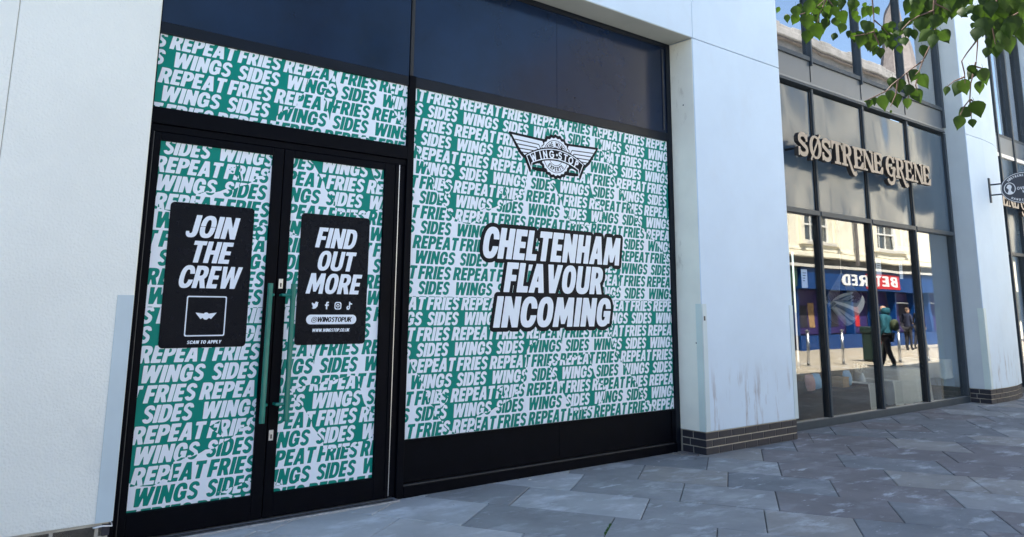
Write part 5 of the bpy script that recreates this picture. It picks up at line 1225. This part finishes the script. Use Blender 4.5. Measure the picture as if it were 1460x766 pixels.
# crown above the frame; last clusters added out of view to shade the leaves
cr = MB(); rc = random.Random(8)
cl = [(4.5+rc.gauss(0, 1.0), .0+rc.gauss(0, .9), rc.uniform(4.1, 7.3), rc.uniform(.35, .75)) for _ in range(46)]+[(3.0, 1.25, 4.05, .35), (3.3, 1.0, 4.1, .4), (2.9, 1.5, 4.1, .3), (3.4, 1.5, 4.35, .35), (2.4, 1.9, 4.1, .45), (2.1, 2.0, 4.4, .5), (2.5, 2.3, 4.5, .45), (1.9, 1.6, 4.6, .5), (2.8, 1.8, 4.3, .4), (2.3, 1.5, 4.1, .4)]
for (cx, cy, cz, rr) in cl:
    for _ in range(int(170*rr)):
        v = Vector((rc.gauss(0, 1), rc.gauss(0, 1), rc.gauss(0, 1))).normalized()*rr*rc.random()**.4; p = Vector((cx, cy, cz))+v
        a = Vector((rc.uniform(-1, 1), rc.uniform(-1, 1), rc.uniform(-.4, .4))).normalized(); b = Vector((rc.uniform(-.4, .4), rc.uniform(-.4, .4), -1)).normalized(); s_ = rc.uniform(.05, .08)
        cr.add([p, p+a*s_*.4+b*s_*.5, p+b*s_, p-a*s_*.4+b*s_*.5], [(0, 1, 2, 3)])
o = cr.build("crown", 'leaf', TR); o['kind'] = 'stuff'

# ================================================================== small litter at the foot of the wall
M['moss'] = mat("green_moss", (.05, .11, .02), .95, .3, 40); M['litter'] = mat("dry_litter", (.30, .28, .22), .9, .3, 20)
def s2w(s, t): return (s*SX+t*SY, s*SY-t*SX)
mm = MB(); rm = random.Random(6)
for k in range(120):
    s_ = rm.uniform(5.30, 5.55); x, y = s2w(s_, -.85+rm.uniform(-.006, .006)); r_ = rm.uniform(.003, .008); mm.add([(x-r_, y, -.006), (x+r_, y+r_, -.006), (x, y+r_, .004+rm.random()*.004), (x, y-r_, -.006)], [(0, 1, 2), (1, 3, 2), (3, 0, 2)])
o = mm.build("moss", 'moss'); o['kind'] = 'stuff'; o['label'] = "strip of green moss in a paving joint in front of the doors"
gr = MB()
for k in range(260):
    u = rm.random()
    if u < .5: x = 3.3+rm.random()*3.25; y = YF-.03-abs(rm.gauss(0, .02))
    else: x = 6.45+rm.random()*.25*0+rm.gauss(0, .05); y = 5.3+rm.gauss(0, .05)
    r_ = rm.uniform(.002, .007); gr.add([(x-r_, y, .001), (x+r_, y, .001), (x, y+r_, .001), (x, y, .001+r_)], [(0, 1, 3), (1, 2, 3), (2, 0, 3)])
o = gr.build("grit", 'litter'); o['kind'] = 'stuff'; o['label'] = "dry grit and dust along the foot of the shopfront"
for i, (x, y, m, lb) in enumerate(((4.45, 5.28, 'petal', "scrap of pale litter on the paving by the black stall riser"), (6.35, 5.02, 'anth_dark', "dark flattened gum spot on the paving near the brick pier"), (7.35, 4.93, 'anth_dark', "dark leaf scrap on the paving in front of the brick pier"))):
    mb = MB(); n = 8; mb.add([(x+.018*math.cos(2*PI*k/n)*(1+.3*math.sin(k*2)), y+.012*math.sin(2*PI*k/n), .0035) for k in range(n)]+[(x, y, .008 if i == 0 else .0045)], [(k, (k+1) % n, n) for k in range(n)])
    tag(mb.build("scrap", m), lb, "litter")
cb = MB().tube([(1.05, 5.06, .205), (1.10, 5.045, .212), (1.15, 5.07, .20), (1.175, 5.20, .185), (1.18, 5.34, .17)], .004, 8).build("cable", 'sign_white', None, smooth=True); tag(cb, "thin white cable poking out at the foot of the left wall beside the door frame", "cable")
